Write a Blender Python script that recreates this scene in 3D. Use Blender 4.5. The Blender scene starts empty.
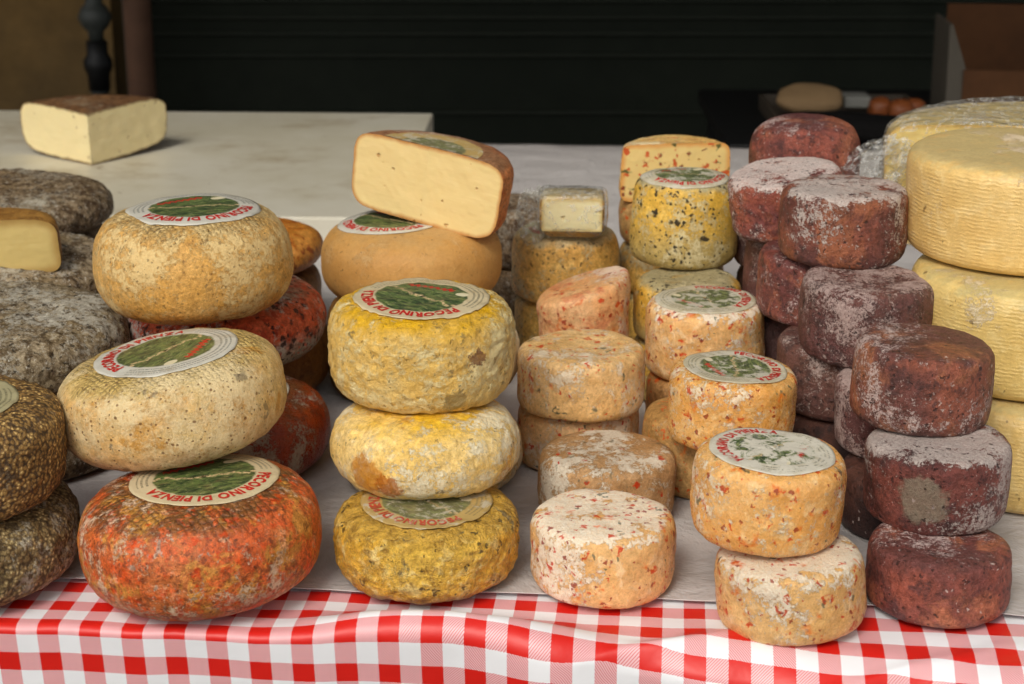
import bpy, math, random
import numpy as np
from mathutils import Vector, Matrix
from mathutils.bvhtree import BVHTree
R_ = math.radians
SC = bpy.context.scene
COL = SC.collection
TZ = 0.80                                   # height of the table top above the ground

# ------------------------------------------------------------------ camera
cam = bpy.data.cameras.new('camera'); co = bpy.data.objects.new('camera', cam); COL.objects.link(co)
cam.sensor_width = 36; cam.lens = 1800/1024*36
cam.clip_start = .05; cam.clip_end = 400
co.location = (0, 0, TZ+.6445); co.rotation_euler = (R_(72), 0, 0)
cam.dof.use_dof = True; cam.dof.focus_distance = 1.48; cam.dof.aperture_fstop = 10.5
SC.camera = co
# ------------------------------------------------------------------ sky, sun, exposure
SUN_EL, SUN_AZ = 44, 202                    # bright overcast, light from above and behind the camera
w = bpy.data.worlds.new('World'); SC.world = w; w.use_nodes = True
nt = w.node_tree; nt.nodes.clear()
sky = nt.nodes.new('ShaderNodeTexSky'); sky.sky_type = 'NISHITA'; sky.sun_disc = False
sky.sun_elevation = R_(SUN_EL); sky.sun_rotation = R_(SUN_AZ); sky.dust_density = 5; sky.ozone_density = .5
hs = nt.nodes.new('ShaderNodeHueSaturation'); hs.inputs['Saturation'].default_value = .22
bg = nt.nodes.new('ShaderNodeBackground'); bg.inputs['Strength'].default_value = .095
wo = nt.nodes.new('ShaderNodeOutputWorld')
nt.links.new(sky.outputs[0], hs.inputs['Color']); nt.links.new(hs.outputs[0], bg.inputs[0]); nt.links.new(bg.outputs[0], wo.inputs[0])
sl = bpy.data.lights.new('sun', 'SUN'); sl.energy = 1.3; sl.angle = R_(20); sl.color = (1, .94, .83)
so = bpy.data.objects.new('sun', sl); COL.objects.link(so)
d = Vector((math.sin(R_(SUN_AZ))*math.cos(R_(SUN_EL)), math.cos(R_(SUN_AZ))*math.cos(R_(SUN_EL)), math.sin(R_(SUN_EL))))
so.rotation_euler = d.to_track_quat('Z', 'Y').to_euler()
SC.view_settings.view_transform = 'Standard'; SC.view_settings.look = 'None'
SC.view_settings.exposure = 0.1; SC.view_settings.gamma = 1

# ------------------------------------------------------------------ node helpers
def C(r, g, b):
    f = lambda v: (v/255/12.92 if v/255 <= .04045 else ((v/255+.055)/1.055)**2.4)
    return (f(r), f(g), f(b), 1)
class G:
    """small wrapper for writing node graphs"""
    def __init__(s, name):
        s.m = bpy.data.materials.new(name); s.m.use_nodes = True
        s.t = s.m.node_tree; s.t.nodes.clear()
        s.out = s.n('ShaderNodeOutputMaterial'); s.b = s.n('ShaderNodeBsdfPrincipled')
        s.l(s.b.outputs[0], s.out.inputs[0])
    def n(s, k, **a):
        x = s.t.nodes.new(k)
        for q, v in a.items(): setattr(x, q, v)
        return x
    def l(s, a, b): s.t.links.new(a, b)
    def put(s, inp, v):
        if isinstance(v, (int, float)):
            inp.default_value = v if inp.type not in ('RGBA', 'VECTOR') else ((v,)*3 if inp.type == 'VECTOR' else (v, v, v, 1))
        elif isinstance(v, tuple): inp.default_value = v
        else: s.l(v, inp)
    def mt(s, op, a, b=0., c=None, clamp=False):
        x = s.n('ShaderNodeMath', operation=op, use_clamp=clamp); s.put(x.inputs[0], a); s.put(x.inputs[1], b)
        if c is not None: s.put(x.inputs[2], c)
        return x.outputs[0]
    def vm(s, op, a, b=None, sc=None):
        x = s.n('ShaderNodeVectorMath', operation=op); s.put(x.inputs[0], a)
        if b is not None: s.put(x.inputs[1], b)
        if sc is not None: s.put(x.inputs['Scale'], sc)
        return x.outputs[1] if op in ('LENGTH', 'DISTANCE', 'DOT_PRODUCT') else x.outputs[0]
    def noise(s, v, sc, det=4, ro=.55, dist=0., col=False):
        x = s.n('ShaderNodeTexNoise'); s.put(x.inputs['Vector'], v); s.put(x.inputs['Scale'], float(sc))
        x.inputs['Detail'].default_value = det; x.inputs['Roughness'].default_value = ro; x.inputs['Distortion'].default_value = dist
        return x.outputs[1 if col else 0]
    def vor(s, v, sc, feat='F1', rnd=1.):
        x = s.n('ShaderNodeTexVoronoi', feature=feat); s.put(x.inputs['Vector'], v); s.put(x.inputs['Scale'], float(sc))
        x.inputs['Randomness'].default_value = rnd
        return x.outputs['Distance'], (x.outputs['Color'] if 'Color' in x.outputs else None)
    def step(s, v, a, b):
        x = s.n('ShaderNodeMapRange', interpolation_type='SMOOTHSTEP'); s.put(x.inputs[0], v)
        s.put(x.inputs[1], a); s.put(x.inputs[2], b); x.inputs[3].default_value = 0; x.inputs[4].default_value = 1
        return x.outputs[0]
    def mix(s, f, a, b, mode='MIX'):
        x = s.n('ShaderNodeMix', data_type='RGBA', blend_type=mode); s.put(x.inputs[0], f); s.put(x.inputs[6], a); s.put(x.inputs[7], b)
        return x.outputs[2]
    def xyz(s, v):
        x = s.n('ShaderNodeSeparateXYZ'); s.put(x.inputs[0], v); return x.outputs
    def xy(s, a, b=0., c=0.):
        x = s.n('ShaderNodeCombineXYZ'); s.put(x.inputs[0], a); s.put(x.inputs[1], b); s.put(x.inputs[2], c); return x.outputs[0]
    def bump(s, h, strength=1.):
        x = s.n('ShaderNodeBump'); x.inputs['Strength'].default_value = strength; x.inputs['Distance'].default_value = 1.0
        s.put(x.inputs['Height'], h); s.l(x.outputs[0], s.b.inputs['Normal'])
    def coords(s):
        tc = s.n('ShaderNodeTexCoord'); oi = s.n('ShaderNodeObjectInfo')
        off = s.vm('SCALE', (7.3, 3.1, 5.7), sc=oi.outputs['Random'])
        return s.vm('ADD', tc.outputs['Object'], off), tc.outputs['Generated'], tc
    def col(s, c, rough=.6, spec=.4, sss=0., rad=(.004, .003, .002)):
        s.put(s.b.inputs['Base Color'], c); s.put(s.b.inputs['Roughness'], rough); s.put(s.b.inputs['Specular IOR Level'], spec)
        if sss:
            s.b.inputs['Subsurface Weight'].default_value = sss; s.b.inputs['Subsurface Radius'].default_value = rad
            s.b.inputs['Subsurface Scale'].default_value = 1.0

def fleck(g, v, scale, dens, size, soft=.12, squash=None, warp=.3, wsc=1.5):
    """mask of scattered irregular spots: about dens of the cells carry one"""
    wv = g.vm('SCALE', g.vm('SUBTRACT', g.noise(v, scale*wsc, 2, .5, col=True), (.5, .5, .5)), sc=warp*2.2/scale)
    vv = g.vm('ADD', v, wv)
    if squash: vv = g.vm('MULTIPLY', vv, squash)
    dd, cc = g.vor(vv, scale)
    c = g.xyz(cc)
    dens = min(.95, dens*2.1); size *= 1.12
    keep = g.mt('LESS_THAN', c[0], dens)
    rad = g.mt('MULTIPLY', g.mt('MULTIPLY_ADD', c[1], .7, .45), size)
    m = g.mt('SUBTRACT', 1., g.step(dd, g.mt('MULTIPLY', rad, 1-soft*3), rad))
    return g.mt('MULTIPLY', m, keep)

def rind(name, base, alt, alt2=None, top=None, topr=(.72, .95), low=None, lowr=(.35, .1), bloom=None, bthr=(.55, .7), bsc=55, btop=0.,
         flecks=(), patches=(), grain=.35, gsc=420, fine=.0004, mid=.0010, msc=130, rough=.55, spec=.45, sss=0., weave=None, ridges=None,
         cells=None, brough=.85, lowsc=16, sat=1.04, spots=(), bfine=.38, vary=.05):
    g = G(name); v, gen, tc = g.coords(); gz = g.xyz(gen)[2]
    nl = g.noise(v, lowsc, 3, .6); nm = g.noise(v, msc*.5, 6, .68, .4); nf = g.noise(v, gsc, 3, .7)
    c = g.mix(g.step(nl, .38, .62), base, alt)
    if alt2: c = g.mix(g.mt('MULTIPLY', g.step(nm, .5, .64), .8), c, alt2)
    wob = g.mt('MULTIPLY', g.mt('SUBTRACT', g.noise(v, 40, 4, .6), .5), .38)
    gzw = g.mt('ADD', gz, wob)
    if low: c = g.mix(g.step(gzw, lowr[0], lowr[1]) if lowr[0] < lowr[1] else g.mt('SUBTRACT', 1., g.step(gzw, lowr[1], lowr[0])), c, low)
    if top: c = g.mix(g.step(gzw, *topr), c, top)
    for (pc, sc, a, b, am) in patches:
        pm = g.noise(g.vm('ADD', v, (sc*.13, sc*.07, .3)), sc, 6, .66, .5)
        c = g.mix(g.mt('MULTIPLY', g.step(pm, a, b), am), c, pc)
    h = g.mt('ADD', g.mt('MULTIPLY', nm, mid*1.6), g.mt('MULTIPLY', nf, fine))
    if cells:                               # raised grains with dark gaps: (scale, dark colour, light colour, amount, height)
        wv = g.vm('ADD', v, g.vm('SCALE', g.noise(v, cells[0]*.6, 2, .5, col=True), sc=1.0/cells[0]))
        dd, cc = g.vor(wv, cells[0])
        c = g.mix(g.mt('MULTIPLY', g.step(dd, .40, .72), cells[3]), c, cells[1])
        c = g.mix(g.mt('MULTIPLY', g.mt('SUBTRACT', 1., g.step(dd, .14, .40)), g.mt('MULTIPLY', g.step(g.xyz(cc)[0], .15, .7), cells[3])), c, cells[2])
        h = g.mt('SUBTRACT', h, g.mt('MULTIPLY', dd, cells[4]))
    if weave is not None:                   # basket print on the top face
        o = g.xyz(g.vm('ADD', tc.outputs['Object'], g.vm('SCALE', g.noise(v, 95, 3, .65, col=True), sc=.0085))); a = weave
        def wv_(ca, sa): return g.mt('ABSOLUTE', g.mt('SINE', g.mt('MULTIPLY', g.mt('ADD', g.mt('MULTIPLY', o[0], ca), g.mt('MULTIPLY', o[1], sa)), math.pi/a)))
        ww = g.mt('MULTIPLY', wv_(.8, .6), wv_(-.6, .8))
        tm = g.step(gzw, .78, .98)
        h = g.mt('ADD', h, g.mt('MULTIPLY', g.mt('MULTIPLY', ww, .0012), tm))
        c = g.mix(g.mt('MULTIPLY', tm, g.mt('MULTIPLY', g.mt('SUBTRACT', 1., g.step(ww, .05, .55)), g.step(g.noise(v, 45, 4, .7), .40, .58))), c, g.mix(.62, c, (.02, .012, .006, 1)))
    if ridges is not None:                  # straw-belt lines round the side
        o = g.xyz(tc.outputs['Object'])
        ang = g.mt('MULTIPLY', g.mt('ARCTAN2', o[1], o[0]), 30.)
        zz = g.mt('ADD', g.mt('MULTIPLY', o[2], 2*math.pi/ridges), g.mt('MULTIPLY', g.noise(g.xy(ang, g.mt('MULTIPLY', o[2], 160.)), .55, 4, .7), 11.))
        rs = g.mt('MULTIPLY_ADD', g.mt('SINE', zz), .5, .5)
        h = g.mt('ADD', h, g.mt('MULTIPLY', g.mt('MULTIPLY', rs, g.step(g.noise(v, 70, 4, .65), .36, .62)), .00034))
        c = g.mix(g.mt('MULTIPLY', g.mt('SUBTRACT', 1., rs), .17), c, g.mix(.6, c, (.35, .2, .05, 1)))
    # grain: each bit of the crust a little lighter or darker
    gn = g.noise(v, gsc*.62, 5, .85)
    gn2 = g.noise(v, gsc*.26, 4, .7)
    gr = g.mt('MULTIPLY_ADD', g.mt('SUBTRACT', g.mt('ADD', g.mt('MULTIPLY', gn, .65), g.mt('MULTIPLY', gn2, .35)), .5), grain*11.0, 1.)
    gr = g.mt('MAXIMUM', gr, .25)
    c = g.mix(1., c, g.xy(gr, g.mt('POWER', gr, 1.12), g.mt('POWER', gr, 1.3)), 'MULTIPLY')
    h = g.mt('ADD', h, g.mt('MULTIPLY', gn, fine*2.4))
    if bloom:
        bm = g.mt('ADD', g.mt('MULTIPLY', g.noise(v, bsc, 6, .75, .15), 1-bfine), g.mt('MULTIPLY', g.noise(v, 380, 4, .85), bfine)); big = g.noise(v, 13, 2, .5)
        bm = g.mt('ADD', g.mt('ADD', bm, g.mt('MULTIPLY', g.mt('SUBTRACT', big, .5), .5)), g.mt('MULTIPLY', g.step(gzw, .86, 1.0), btop))
        bm = g.mt('MULTIPLY', g.step(bm, bthr[0]-.015, bthr[1]-.03), g.mt('MULTIPLY_ADD', g.noise(v, 420, 3, .8), 1.5, .05), clamp=True)
        c = g.mix(bm, c, bloom)
        h = g.mt('ADD', h, g.mt('MULTIPLY', bm, .0005))
    else: bm = 0.
    for (pos, sr, sc_, am) in spots:         # one patch of its own at a place on the crust
        dd = g.mt('ADD', g.vm('DISTANCE', tc.outputs['Object'], pos), g.mt('MULTIPLY', g.mt('SUBTRACT', g.noise(v, 70, 5, .75), .5), .030))
        sm = g.mt('MULTIPLY', g.mt('SUBTRACT', 1., g.step(dd, sr*.75, sr*1.05)), g.mt('MULTIPLY_ADD', gn, 1.1, am-.55), clamp=True)
        c = g.mix(sm, c, sc_); h = g.mt('ADD', h, g.mt('MULTIPLY', sm, .0006))
    for f in flecks:
        fm = fleck(g, v, f['s'], f['d'], f['r'], soft=f.get('soft', .15), squash=f.get('sq'), warp=f.get('w', .3))
        if f.get('zone'): fm = g.mt('MULTIPLY', fm, g.step(g.noise(v, f['zone'], 2, .5), .47, .56))
        c = g.mix(g.mt('MULTIPLY', fm, f.get('a', .9)), c, f['c'])
        if f.get('h'): h = g.mt('ADD', h, g.mt('MULTIPLY', fm, f['h']))
    # every wheel aged a little differently
    oi = g.n('ShaderNodeObjectInfo'); x = g.n('ShaderNodeHueSaturation'); x.inputs['Saturation'].default_value = sat
    rn = g.mt('SUBTRACT', oi.outputs['Random'], .5); g.put(x.inputs['Hue'], g.mt('MULTIPLY_ADD', rn, vary*.22, .5)); g.put(x.inputs['Value'], g.mt('MULTIPLY_ADD', g.mt('SINE', g.mt('MULTIPLY', rn, 40.)), vary*1.8, 1.))
    g.put(x.inputs['Color'], c); c = x.outputs[0]
    r = g.mt('ADD', g.mt('MULTIPLY', g.mt('SUBTRACT', nf, .5), .5), g.mt('ADD', rough, g.mt('MULTIPLY', bm, brough-rough)), clamp=True)
    g.col(c, r, spec, sss)
    g.bump(h)
    return g.m

RED = C(204, 66, 18); DRED = C(150, 42, 16); GRN = C(70, 84, 62); BLK = C(42, 34, 22)
chilli_flecks = [dict(c=RED, s=112, d=.22, r=.40, w=.8, a=.9, soft=.22), dict(c=C(226, 112, 38), s=62, d=.34, r=.36, soft=.33, w=.8, a=.8),
                 dict(c=DRED, s=170, d=.09, r=.40, w=.6, a=.85), dict(c=GRN, s=95, d=.05, r=.36, w=.8, a=.75)]
M = {}
M['chilli'] = rind('chilli_rind', C(234, 180, 112), C(232, 168, 94), C(242, 204, 148), bloom=C(242, 226, 198), bthr=(.565, .61), bsc=75,
                   flecks=chilli_flecks, grain=.14, mid=.0010, rough=.27, spec=.65, sss=.12)
M['chilli_bloom'] = rind('bloomed_chilli_rind', C(228, 178, 112), C(234, 188, 126), C(242, 208, 158), bloom=C(244, 232, 210), bthr=(.58, .625), bsc=80, btop=.19,
                   flecks=[chilli_flecks[0], chilli_flecks[1], dict(c=DRED, s=170, d=.09, r=.40, w=.6, a=.85), dict(c=GRN, s=90, d=.05, r=.36, w=.8, a=.75)], grain=.17, mid=.0012, rough=.32, spec=.6, sss=.1)
M['chilli_herb'] = rind('herb_and_chilli_rind', C(226, 182, 122), C(234, 194, 138), C(212, 166, 106), bloom=C(238, 222, 196), bthr=(.555, .62), bsc=60, btop=.05,
                   flecks=[dict(c=RED, s=115, d=.20, r=.38, w=.8, soft=.2), dict(c=C(222, 108, 38), s=78, d=.24, r=.36, w=.6, a=.75, soft=.33), dict(c=C(58, 72, 54), s=72, d=.18, r=.34, w=.9, a=.85, soft=.25)], grain=.2, mid=.0010, rough=.38, spec=.55, sss=.1)
M['chilli_chalk'] = rind('chalky_herb_rind', C(190, 148, 98), C(204, 164, 116), C(168, 130, 84), bloom=C(238, 228, 206), bthr=(.555, .61), bsc=70, btop=.08,
                   flecks=[dict(c=RED, s=90, d=.07, r=.34, w=.5), dict(c=C(84, 90, 68), s=85, d=.12, r=.36, w=.9, a=.7, soft=.3)], grain=.26, gsc=500, mid=.0010, rough=.6, spec=.35, sss=.06)
M['slump'] = rind('pink_mottled_rind', C(232, 172, 112), C(234, 188, 136), C(214, 146, 96), bloom=C(238, 214, 190), bthr=(.54, .61), bsc=70, btop=.1,
                   flecks=chilli_flecks[:3], patches=[(C(204, 122, 86), 45, .53, .62, .6)], grain=.2, rough=.42, spec=.5, sss=.1)
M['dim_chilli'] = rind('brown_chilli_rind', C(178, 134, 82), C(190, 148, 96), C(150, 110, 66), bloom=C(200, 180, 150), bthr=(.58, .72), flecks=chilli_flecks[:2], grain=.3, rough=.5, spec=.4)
purple = dict(bfine=.55, vary=.06, sat=1.0, grain=.40, gsc=380, fine=.0008, mid=.0015, rough=.45, spec=.5, brough=.9)
PKF = [dict(c=C(48, 26, 22), s=170, d=.22, r=.30, w=.6, h=-.0008, a=.8), dict(c=C(206, 186, 176), s=210, d=.16, r=.30, w=.6, a=.7, zone=30)]
M['purple'] = rind('wine_rind', C(108, 58, 50), C(150, 80, 60), C(72, 40, 38), top=C(104, 60, 54), topr=(.86, 1.0), patches=[(C(172, 104, 70), 16, .50, .62, .8)], low=C(90, 60, 58), lowr=(.24, .0), bloom=C(214, 190, 182), bthr=(.58, .66), bsc=80, btop=.03, flecks=PKF, **purple)
M['purple_top'] = rind('wine_rind_white_top', C(110, 58, 52), C(152, 80, 60), C(72, 40, 39), patches=[(C(172, 100, 66), 16, .48, .60, .8)], bloom=C(222, 208, 198), bthr=(.555, .62), bsc=85, btop=.15, flecks=PKF, low=C(90, 58, 58), lowr=(.3, .02), **purple)
M['purple_patch'] = rind('wine_rind_with_grey_patch', C(98, 52, 46), C(136, 72, 56), C(66, 38, 38), bloom=C(210, 196, 186), bthr=(.57, .64), bsc=85, btop=.16, flecks=PKF, spots=[((-.022, -.052, .034), .021, C(150, 138, 116), .75)], **purple)
M['purple_grey'] = rind('grey_bloomed_wine_rind', C(100, 60, 54), C(118, 76, 64), C(68, 44, 42), bloom=C(194, 170, 160), bthr=(.55, .64), bsc=90, btop=.07, flecks=PKF, **purple)
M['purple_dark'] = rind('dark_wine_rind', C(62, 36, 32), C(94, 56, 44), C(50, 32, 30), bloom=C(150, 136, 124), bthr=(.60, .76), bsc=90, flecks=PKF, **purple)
M['grey'] = rind('grey_mould_rind', C(148, 128, 96), C(168, 150, 122), C(108, 86, 58), bloom=C(212, 206, 190), bthr=(.50, .60), bsc=110,
                 patches=[(C(82, 62, 38), 60, .50, .62, .75)], flecks=[dict(c=C(225, 220, 205), s=230, d=.30, r=.34, w=.9, a=.8, sq=(1, 1, 2.2)), dict(c=C(48, 36, 24), s=170, d=.35, r=.36, w=.6, a=.8, h=-.0008)],
                 grain=.6, gsc=360, fine=.0012, mid=.0018, rough=.75, spec=.25)
M['grey_dark'] = rind('brown_grey_mould_rind', C(130, 108, 80), C(144, 124, 98), C(88, 66, 46), bloom=C(192, 184, 166), bthr=(.54, .68), bsc=120,
                 patches=[(C(70, 48, 30), 70, .46, .60, .85)], flecks=[dict(c=C(214, 206, 190), s=240, d=.22, r=.32, w=.9, a=.75)], grain=.6, gsc=380, fine=.0012, mid=.0018, rough=.75, spec=.25)
M['grainy'] = rind('gold_grain_rind', C(172, 134, 78), C(158, 120, 68), C(136, 100, 56), bloom=C(200, 188, 160), bthr=(.56, .68), cells=(300, C(84, 62, 36), C(236, 202, 134), 1., .0012),
                 grain=.45, fine=.0008, mid=.0014, rough=.5, spec=.5)
M['grainy_pale'] = rind('pale_grain_rind', C(168, 144, 98), C(150, 126, 84), C(128, 106, 70), bloom=C(206, 198, 178), bthr=(.51, .62), cells=(290, C(88, 70, 44), C(226, 202, 148), .95, .0012),
                 grain=.45, fine=.001, mid=.0022, rough=.6, spec=.4)
M['red'] = rind('red_mottled_rind', C(206, 100, 56), C(200, 118, 70), C(212, 84, 44), top=C(132, 86, 46), topr=(.80, .98), low=C(206, 122, 84), lowr=(.25, -.05), bloom=C(232, 200, 168), bthr=(.555, .635), bsc=70,
                patches=[(C(210, 150, 74), 34, .50, .58, .75), (C(222, 104, 62), 42, .52, .58, .7), (C(168, 160, 142), 70, .60, .66, .7), (C(232, 176, 136), 60, .58, .66, .6), (C(120, 62, 34), 90, .54, .62, .7)],
                flecks=[dict(c=C(96, 50, 26), s=230, d=.35, r=.32, w=.4, a=.6), dict(c=C(226, 64, 22), s=90, d=.30, r=.45, soft=.3, w=.6, a=.6)], weave=.0062, vary=.0, grain=.40, gsc=420, mid=.0010, rough=.42, spec=.5)
M['red_grey'] = rind('red_and_grey_rind', C(184, 78, 50), C(196, 100, 70), C(134, 54, 36), top=C(150, 118, 96), topr=(.82, .97), low=C(148, 140, 126), lowr=(.62, .30), bloom=C(190, 180, 170), bthr=(.52, .60), bsc=60,
                flecks=[dict(c=C(44, 22, 18), s=120, d=.38, r=.42, w=.6, h=-.001), dict(c=C(208, 80, 52), s=160, d=.4, r=.38, w=.6, a=.6), dict(c=C(150, 48, 30), s=100, d=.3, r=.4, w=.7, a=.7)], grain=.4, mid=.0014, rough=.6, spec=.35)
M['dark_red'] = rind('dark_red_rind', C(140, 46, 18), C(158, 66, 26), C(104, 32, 14), top=C(110, 70, 44), topr=(.86, 1.02), bloom=C(168, 156, 138), bthr=(.565, .60), bsc=34, grain=.25, mid=.0008, rough=.3, spec=.6)
M['brown'] = rind('brown_rind', C(140, 96, 48), C(160, 116, 62), C(110, 72, 36), grain=.3, rough=.5)
M['orange'] = rind('blistered_orange_rind', C(196, 126, 56), C(206, 142, 72), C(170, 96, 40), flecks=[dict(c=C(124, 44, 18), s=70, d=.35, r=.40, w=.6, a=.85), dict(c=C(170, 80, 30), s=110, d=.3, r=.4, w=.6, a=.7)], grain=.3, mid=.0012, rough=.38, spec=.55)
M['ochre'] = rind('ochre_bloomed_rind', C(222, 172, 96), C(226, 180, 108), C(216, 164, 86), top=C(194, 160, 100), topr=(.84, .98), low=C(196, 128, 56), lowr=(.30, .05), bloom=C(240, 212, 152), bthr=(.49, .58), bsc=80,
                flecks=[dict(c=C(110, 78, 40), s=260, d=.18, r=.34, w=.4, a=.6)], patches=[(C(104, 90, 64), 38, .60, .68, .6)], weave=.0050, grain=.3, gsc=460, mid=.0008, rough=.45, spec=.45)
M['spotted'] = rind('spotted_cream_rind', C(232, 200, 134), C(228, 184, 116), C(236, 208, 158), top=C(208, 178, 108), topr=(.78, .95), low=C(206, 164, 126), lowr=(.45, .05), bloom=C(244, 222, 172), bthr=(.45, .62), bsc=34,
                flecks=[dict(c=C(122, 82, 42), s=215, d=.42, r=.26, w=.2, a=.8, h=-.0004), dict(c=C(90, 78, 64), s=60, d=.05, r=.42, w=.7, a=.6)], patches=[(C(202, 146, 62), 26, .53, .61, .8), (C(104, 92, 74), 44, .645, .70, .8)],
                weave=.0048, grain=.24, gsc=500, mid=.0007, rough=.42, spec=.5)
M['yellow'] = rind('yellow_wrinkled_rind', C(242, 208, 134), C(240, 196, 108), C(246, 220, 156), top=C(240, 186, 50), topr=(.74, 1.0), bloom=C(250, 232, 176), bthr=(.525, .62), bsc=70,
                patches=[(C(206, 160, 70), 60, .58, .68, .5)], spots=[((.047, -.062, .050), .009, C(126, 72, 46), .8), ((.030, -.074, .014), .012, C(140, 122, 84), .6), ((.010, -.08, .012), .008, C(140, 122, 84), .6)], flecks=[dict(c=C(120, 104, 70), s=110, d=.10, r=.38, w=.9, a=.65, zone=22), dict(c=C(150, 112, 50), s=170, d=.20, r=.34, w=.7, a=.55, h=-.0006)],
                grain=.17, gsc=340, mid=.0023, msc=230, fine=.0008, rough=.38, spec=.55)
M['cream'] = rind('cream_and_rust_rind', C(240, 206, 140), C(238, 194, 112), C(244, 218, 168), top=C(240, 188, 66), topr=(.80, 1.05), bloom=C(238, 226, 196), bthr=(.51, .59), bsc=60,
                patches=[(C(192, 118, 36), 20, .61, .68, .8), (C(150, 112, 56), 60, .60, .68, .6)], spots=[((-.046, -.066, .026), .018, C(206, 128, 40), .75), ((-.028, -.078, .018), .013, C(190, 104, 34), .8)], flecks=[dict(c=C(104, 82, 50), s=150, d=.22, r=.34, w=.6, a=.65, zone=24)], grain=.24, mid=.0016, msc=170, rough=.42, spec=.5)
M['wrinkled'] = rind('ochre_wrinkled_rind', C(238, 192, 88), C(228, 174, 70), C(248, 220, 146), top=C(214, 168, 76), topr=(.72, .92), low=C(150, 106, 44), lowr=(.28, .0),
                patches=[(C(96, 88, 66), 34, .60, .68, .85), (C(146, 104, 42), 90, .55, .65, .6)], flecks=[dict(c=C(60, 48, 26), s=120, d=.16, r=.34, w=.8, a=.8, h=-.001), dict(c=C(236, 206, 124), s=170, d=.3, r=.4, w=.9, a=.5)],
                grain=.36, gsc=280, mid=.0042, msc=170, fine=.001, rough=.36, spec=.6)
M['beige'] = rind('smooth_beige_rind', C(208, 162, 98), C(204, 154, 88), None, top=C(200, 160, 104), topr=(.85, .99), flecks=[dict(c=C(96, 66, 34), s=110, d=.14, r=.24, w=.8, a=.7, zone=16), dict(c=C(150, 108, 58), s=200, d=.2, r=.26, w=.6, a=.5)], grain=.07, mid=.0006, fine=.0003, rough=.48, spec=.38, sss=.05, bloom=C(222, 186, 132), bthr=(.56, .68), bsc=30, patches=[(C(184, 132, 70), 26, .54, .70, .45)])
M['olive'] = rind('olive_brown_rind', C(218, 172, 92), C(204, 158, 82), C(222, 184, 108), top=C(188, 168, 124), topr=(.86, .98), bloom=C(200, 188, 150), bthr=(.53, .60), bsc=40, cells=None,
                flecks=[dict(c=C(54, 44, 26), s=190, d=.35, r=.34, w=.5, a=.75, zone=20), dict(c=C(90, 62, 28), s=110, d=.16, r=.26, w=.5)], grain=.34, mid=.0012, rough=.45, spec=.5)
M['pepper'] = rind('yellow_black_specked_rind', C(222, 178, 82), C(212, 166, 70), C(228, 192, 106), top=C(176, 164, 124), topr=(.86, .98), low=C(180, 156, 96), lowr=(.6, .2), bloom=C(214, 200, 156), bthr=(.53, .60), bsc=60,
                flecks=[dict(c=BLK, s=135, d=.40, r=.36, w=.6, a=.95, zone=20), dict(c=C(50, 42, 28), s=200, d=.30, r=.32, w=.4, a=.9), dict(c=BLK, s=75, d=.06, r=.36, w=.8, a=.95)], grain=.2, mid=.0008, rough=.48, spec=.4)
M['belt'] = rind('yellow_belted_rind', C(236, 200, 120), C(230, 190, 106), C(242, 210, 136), top=C(214, 190, 124), topr=(.90, .99), bloom=C(236, 214, 178), bthr=(.58, .66), bsc=30,
                flecks=[dict(c=C(118, 86, 36), s=70, d=.05, r=.20, w=.5, a=.7)], ridges=.0036, sat=.96, grain=.07, gsc=300, mid=.0005, fine=.0002, rough=.36, spec=.5, sss=.05)
M['herb_rind'] = rind('herb_half_rind', C(226, 180, 110), C(232, 196, 130), C(206, 150, 80), bloom=C(240, 222, 180), bthr=(.5, .62), flecks=chilli_flecks[:2], grain=.3, rough=.4, spec=.5)
M['brown_wedge'] = rind('dark_brown_wedge_rind', C(96, 66, 40), C(126, 92, 58), C(66, 44, 28), bloom=C(160, 140, 110), bthr=(.56, .7), grain=.5, gsc=300, rough=.6)
M['red_half'] = rind('orange_red_half_rind', C(196, 106, 60), C(206, 130, 84), C(166, 76, 44), top=C(158, 112, 80), topr=(.85, .98), bloom=C(214, 186, 160), bthr=(.55, .68), bsc=90,
                flecks=[dict(c=C(90, 48, 30), s=170, d=.30, r=.34, w=.6, a=.7)], grain=.35, rough=.5)

def paste(name, base, edge, flecks=(), ew=.35, rough=.4, sss=.25, holes=True):
    g = G(name); v, gen, tc = g.coords(); uv = g.xyz(tc.outputs['UV'])[0]
    n = g.noise(v, 22, 3, .6)
    c = g.mix(g.mt('MULTIPLY', n, .35), base, g.mix(.5, base, edge))
    c = g.mix(g.mt('MULTIPLY', g.mt('SUBTRACT', 1., g.step(g.mt('ADD', uv, g.mt('MULTIPLY', g.mt('SUBTRACT', g.noise(v, 90, 3, .6), .5), .12)), 0., ew)), .9), c, edge)
    h = g.mt('ADD', g.mt('MULTIPLY', g.noise(v, 160, 4, .6), .00025), g.mt('MULTIPLY', g.noise(g.vm('MULTIPLY', v, (.35, .35, 2.2)), 60, 3, .6), .0005))
    if holes:
        hm = fleck(g, v, 60, .42, .15, soft=.2, warp=.3)
        c = g.mix(g.mt('MULTIPLY', hm, .55), c, edge); h = g.mt('SUBTRACT', h, g.mt('MULTIPLY', hm, .0015))
    for f in flecks:
        fm = fleck(g, v, f['s'], f['d'], f['r'], soft=.15, squash=f.get('sq'), warp=f.get('w', .4))
        c = g.mix(g.mt('MULTIPLY', fm, .9), c, f['c'])
    g.col(c, rough, .45, sss, (.006, .0045, .003)); g.bump(h)
    return g.m
M['paste_half'] = paste('pale_cheese_paste', C(238, 214, 150), C(196, 132, 66), ew=.17)
M['paste_wedge'] = paste('light_cheese_paste', C(244, 226, 172), C(128, 92, 52), ew=.13)
M['paste_white'] = paste('white_cheese_paste', C(242, 232, 188), C(216, 190, 120), ew=.15)
M['paste_yellow'] = paste('yellow_cheese_paste', C(240, 214, 136), C(222, 182, 96), ew=.2, holes=False)
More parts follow.
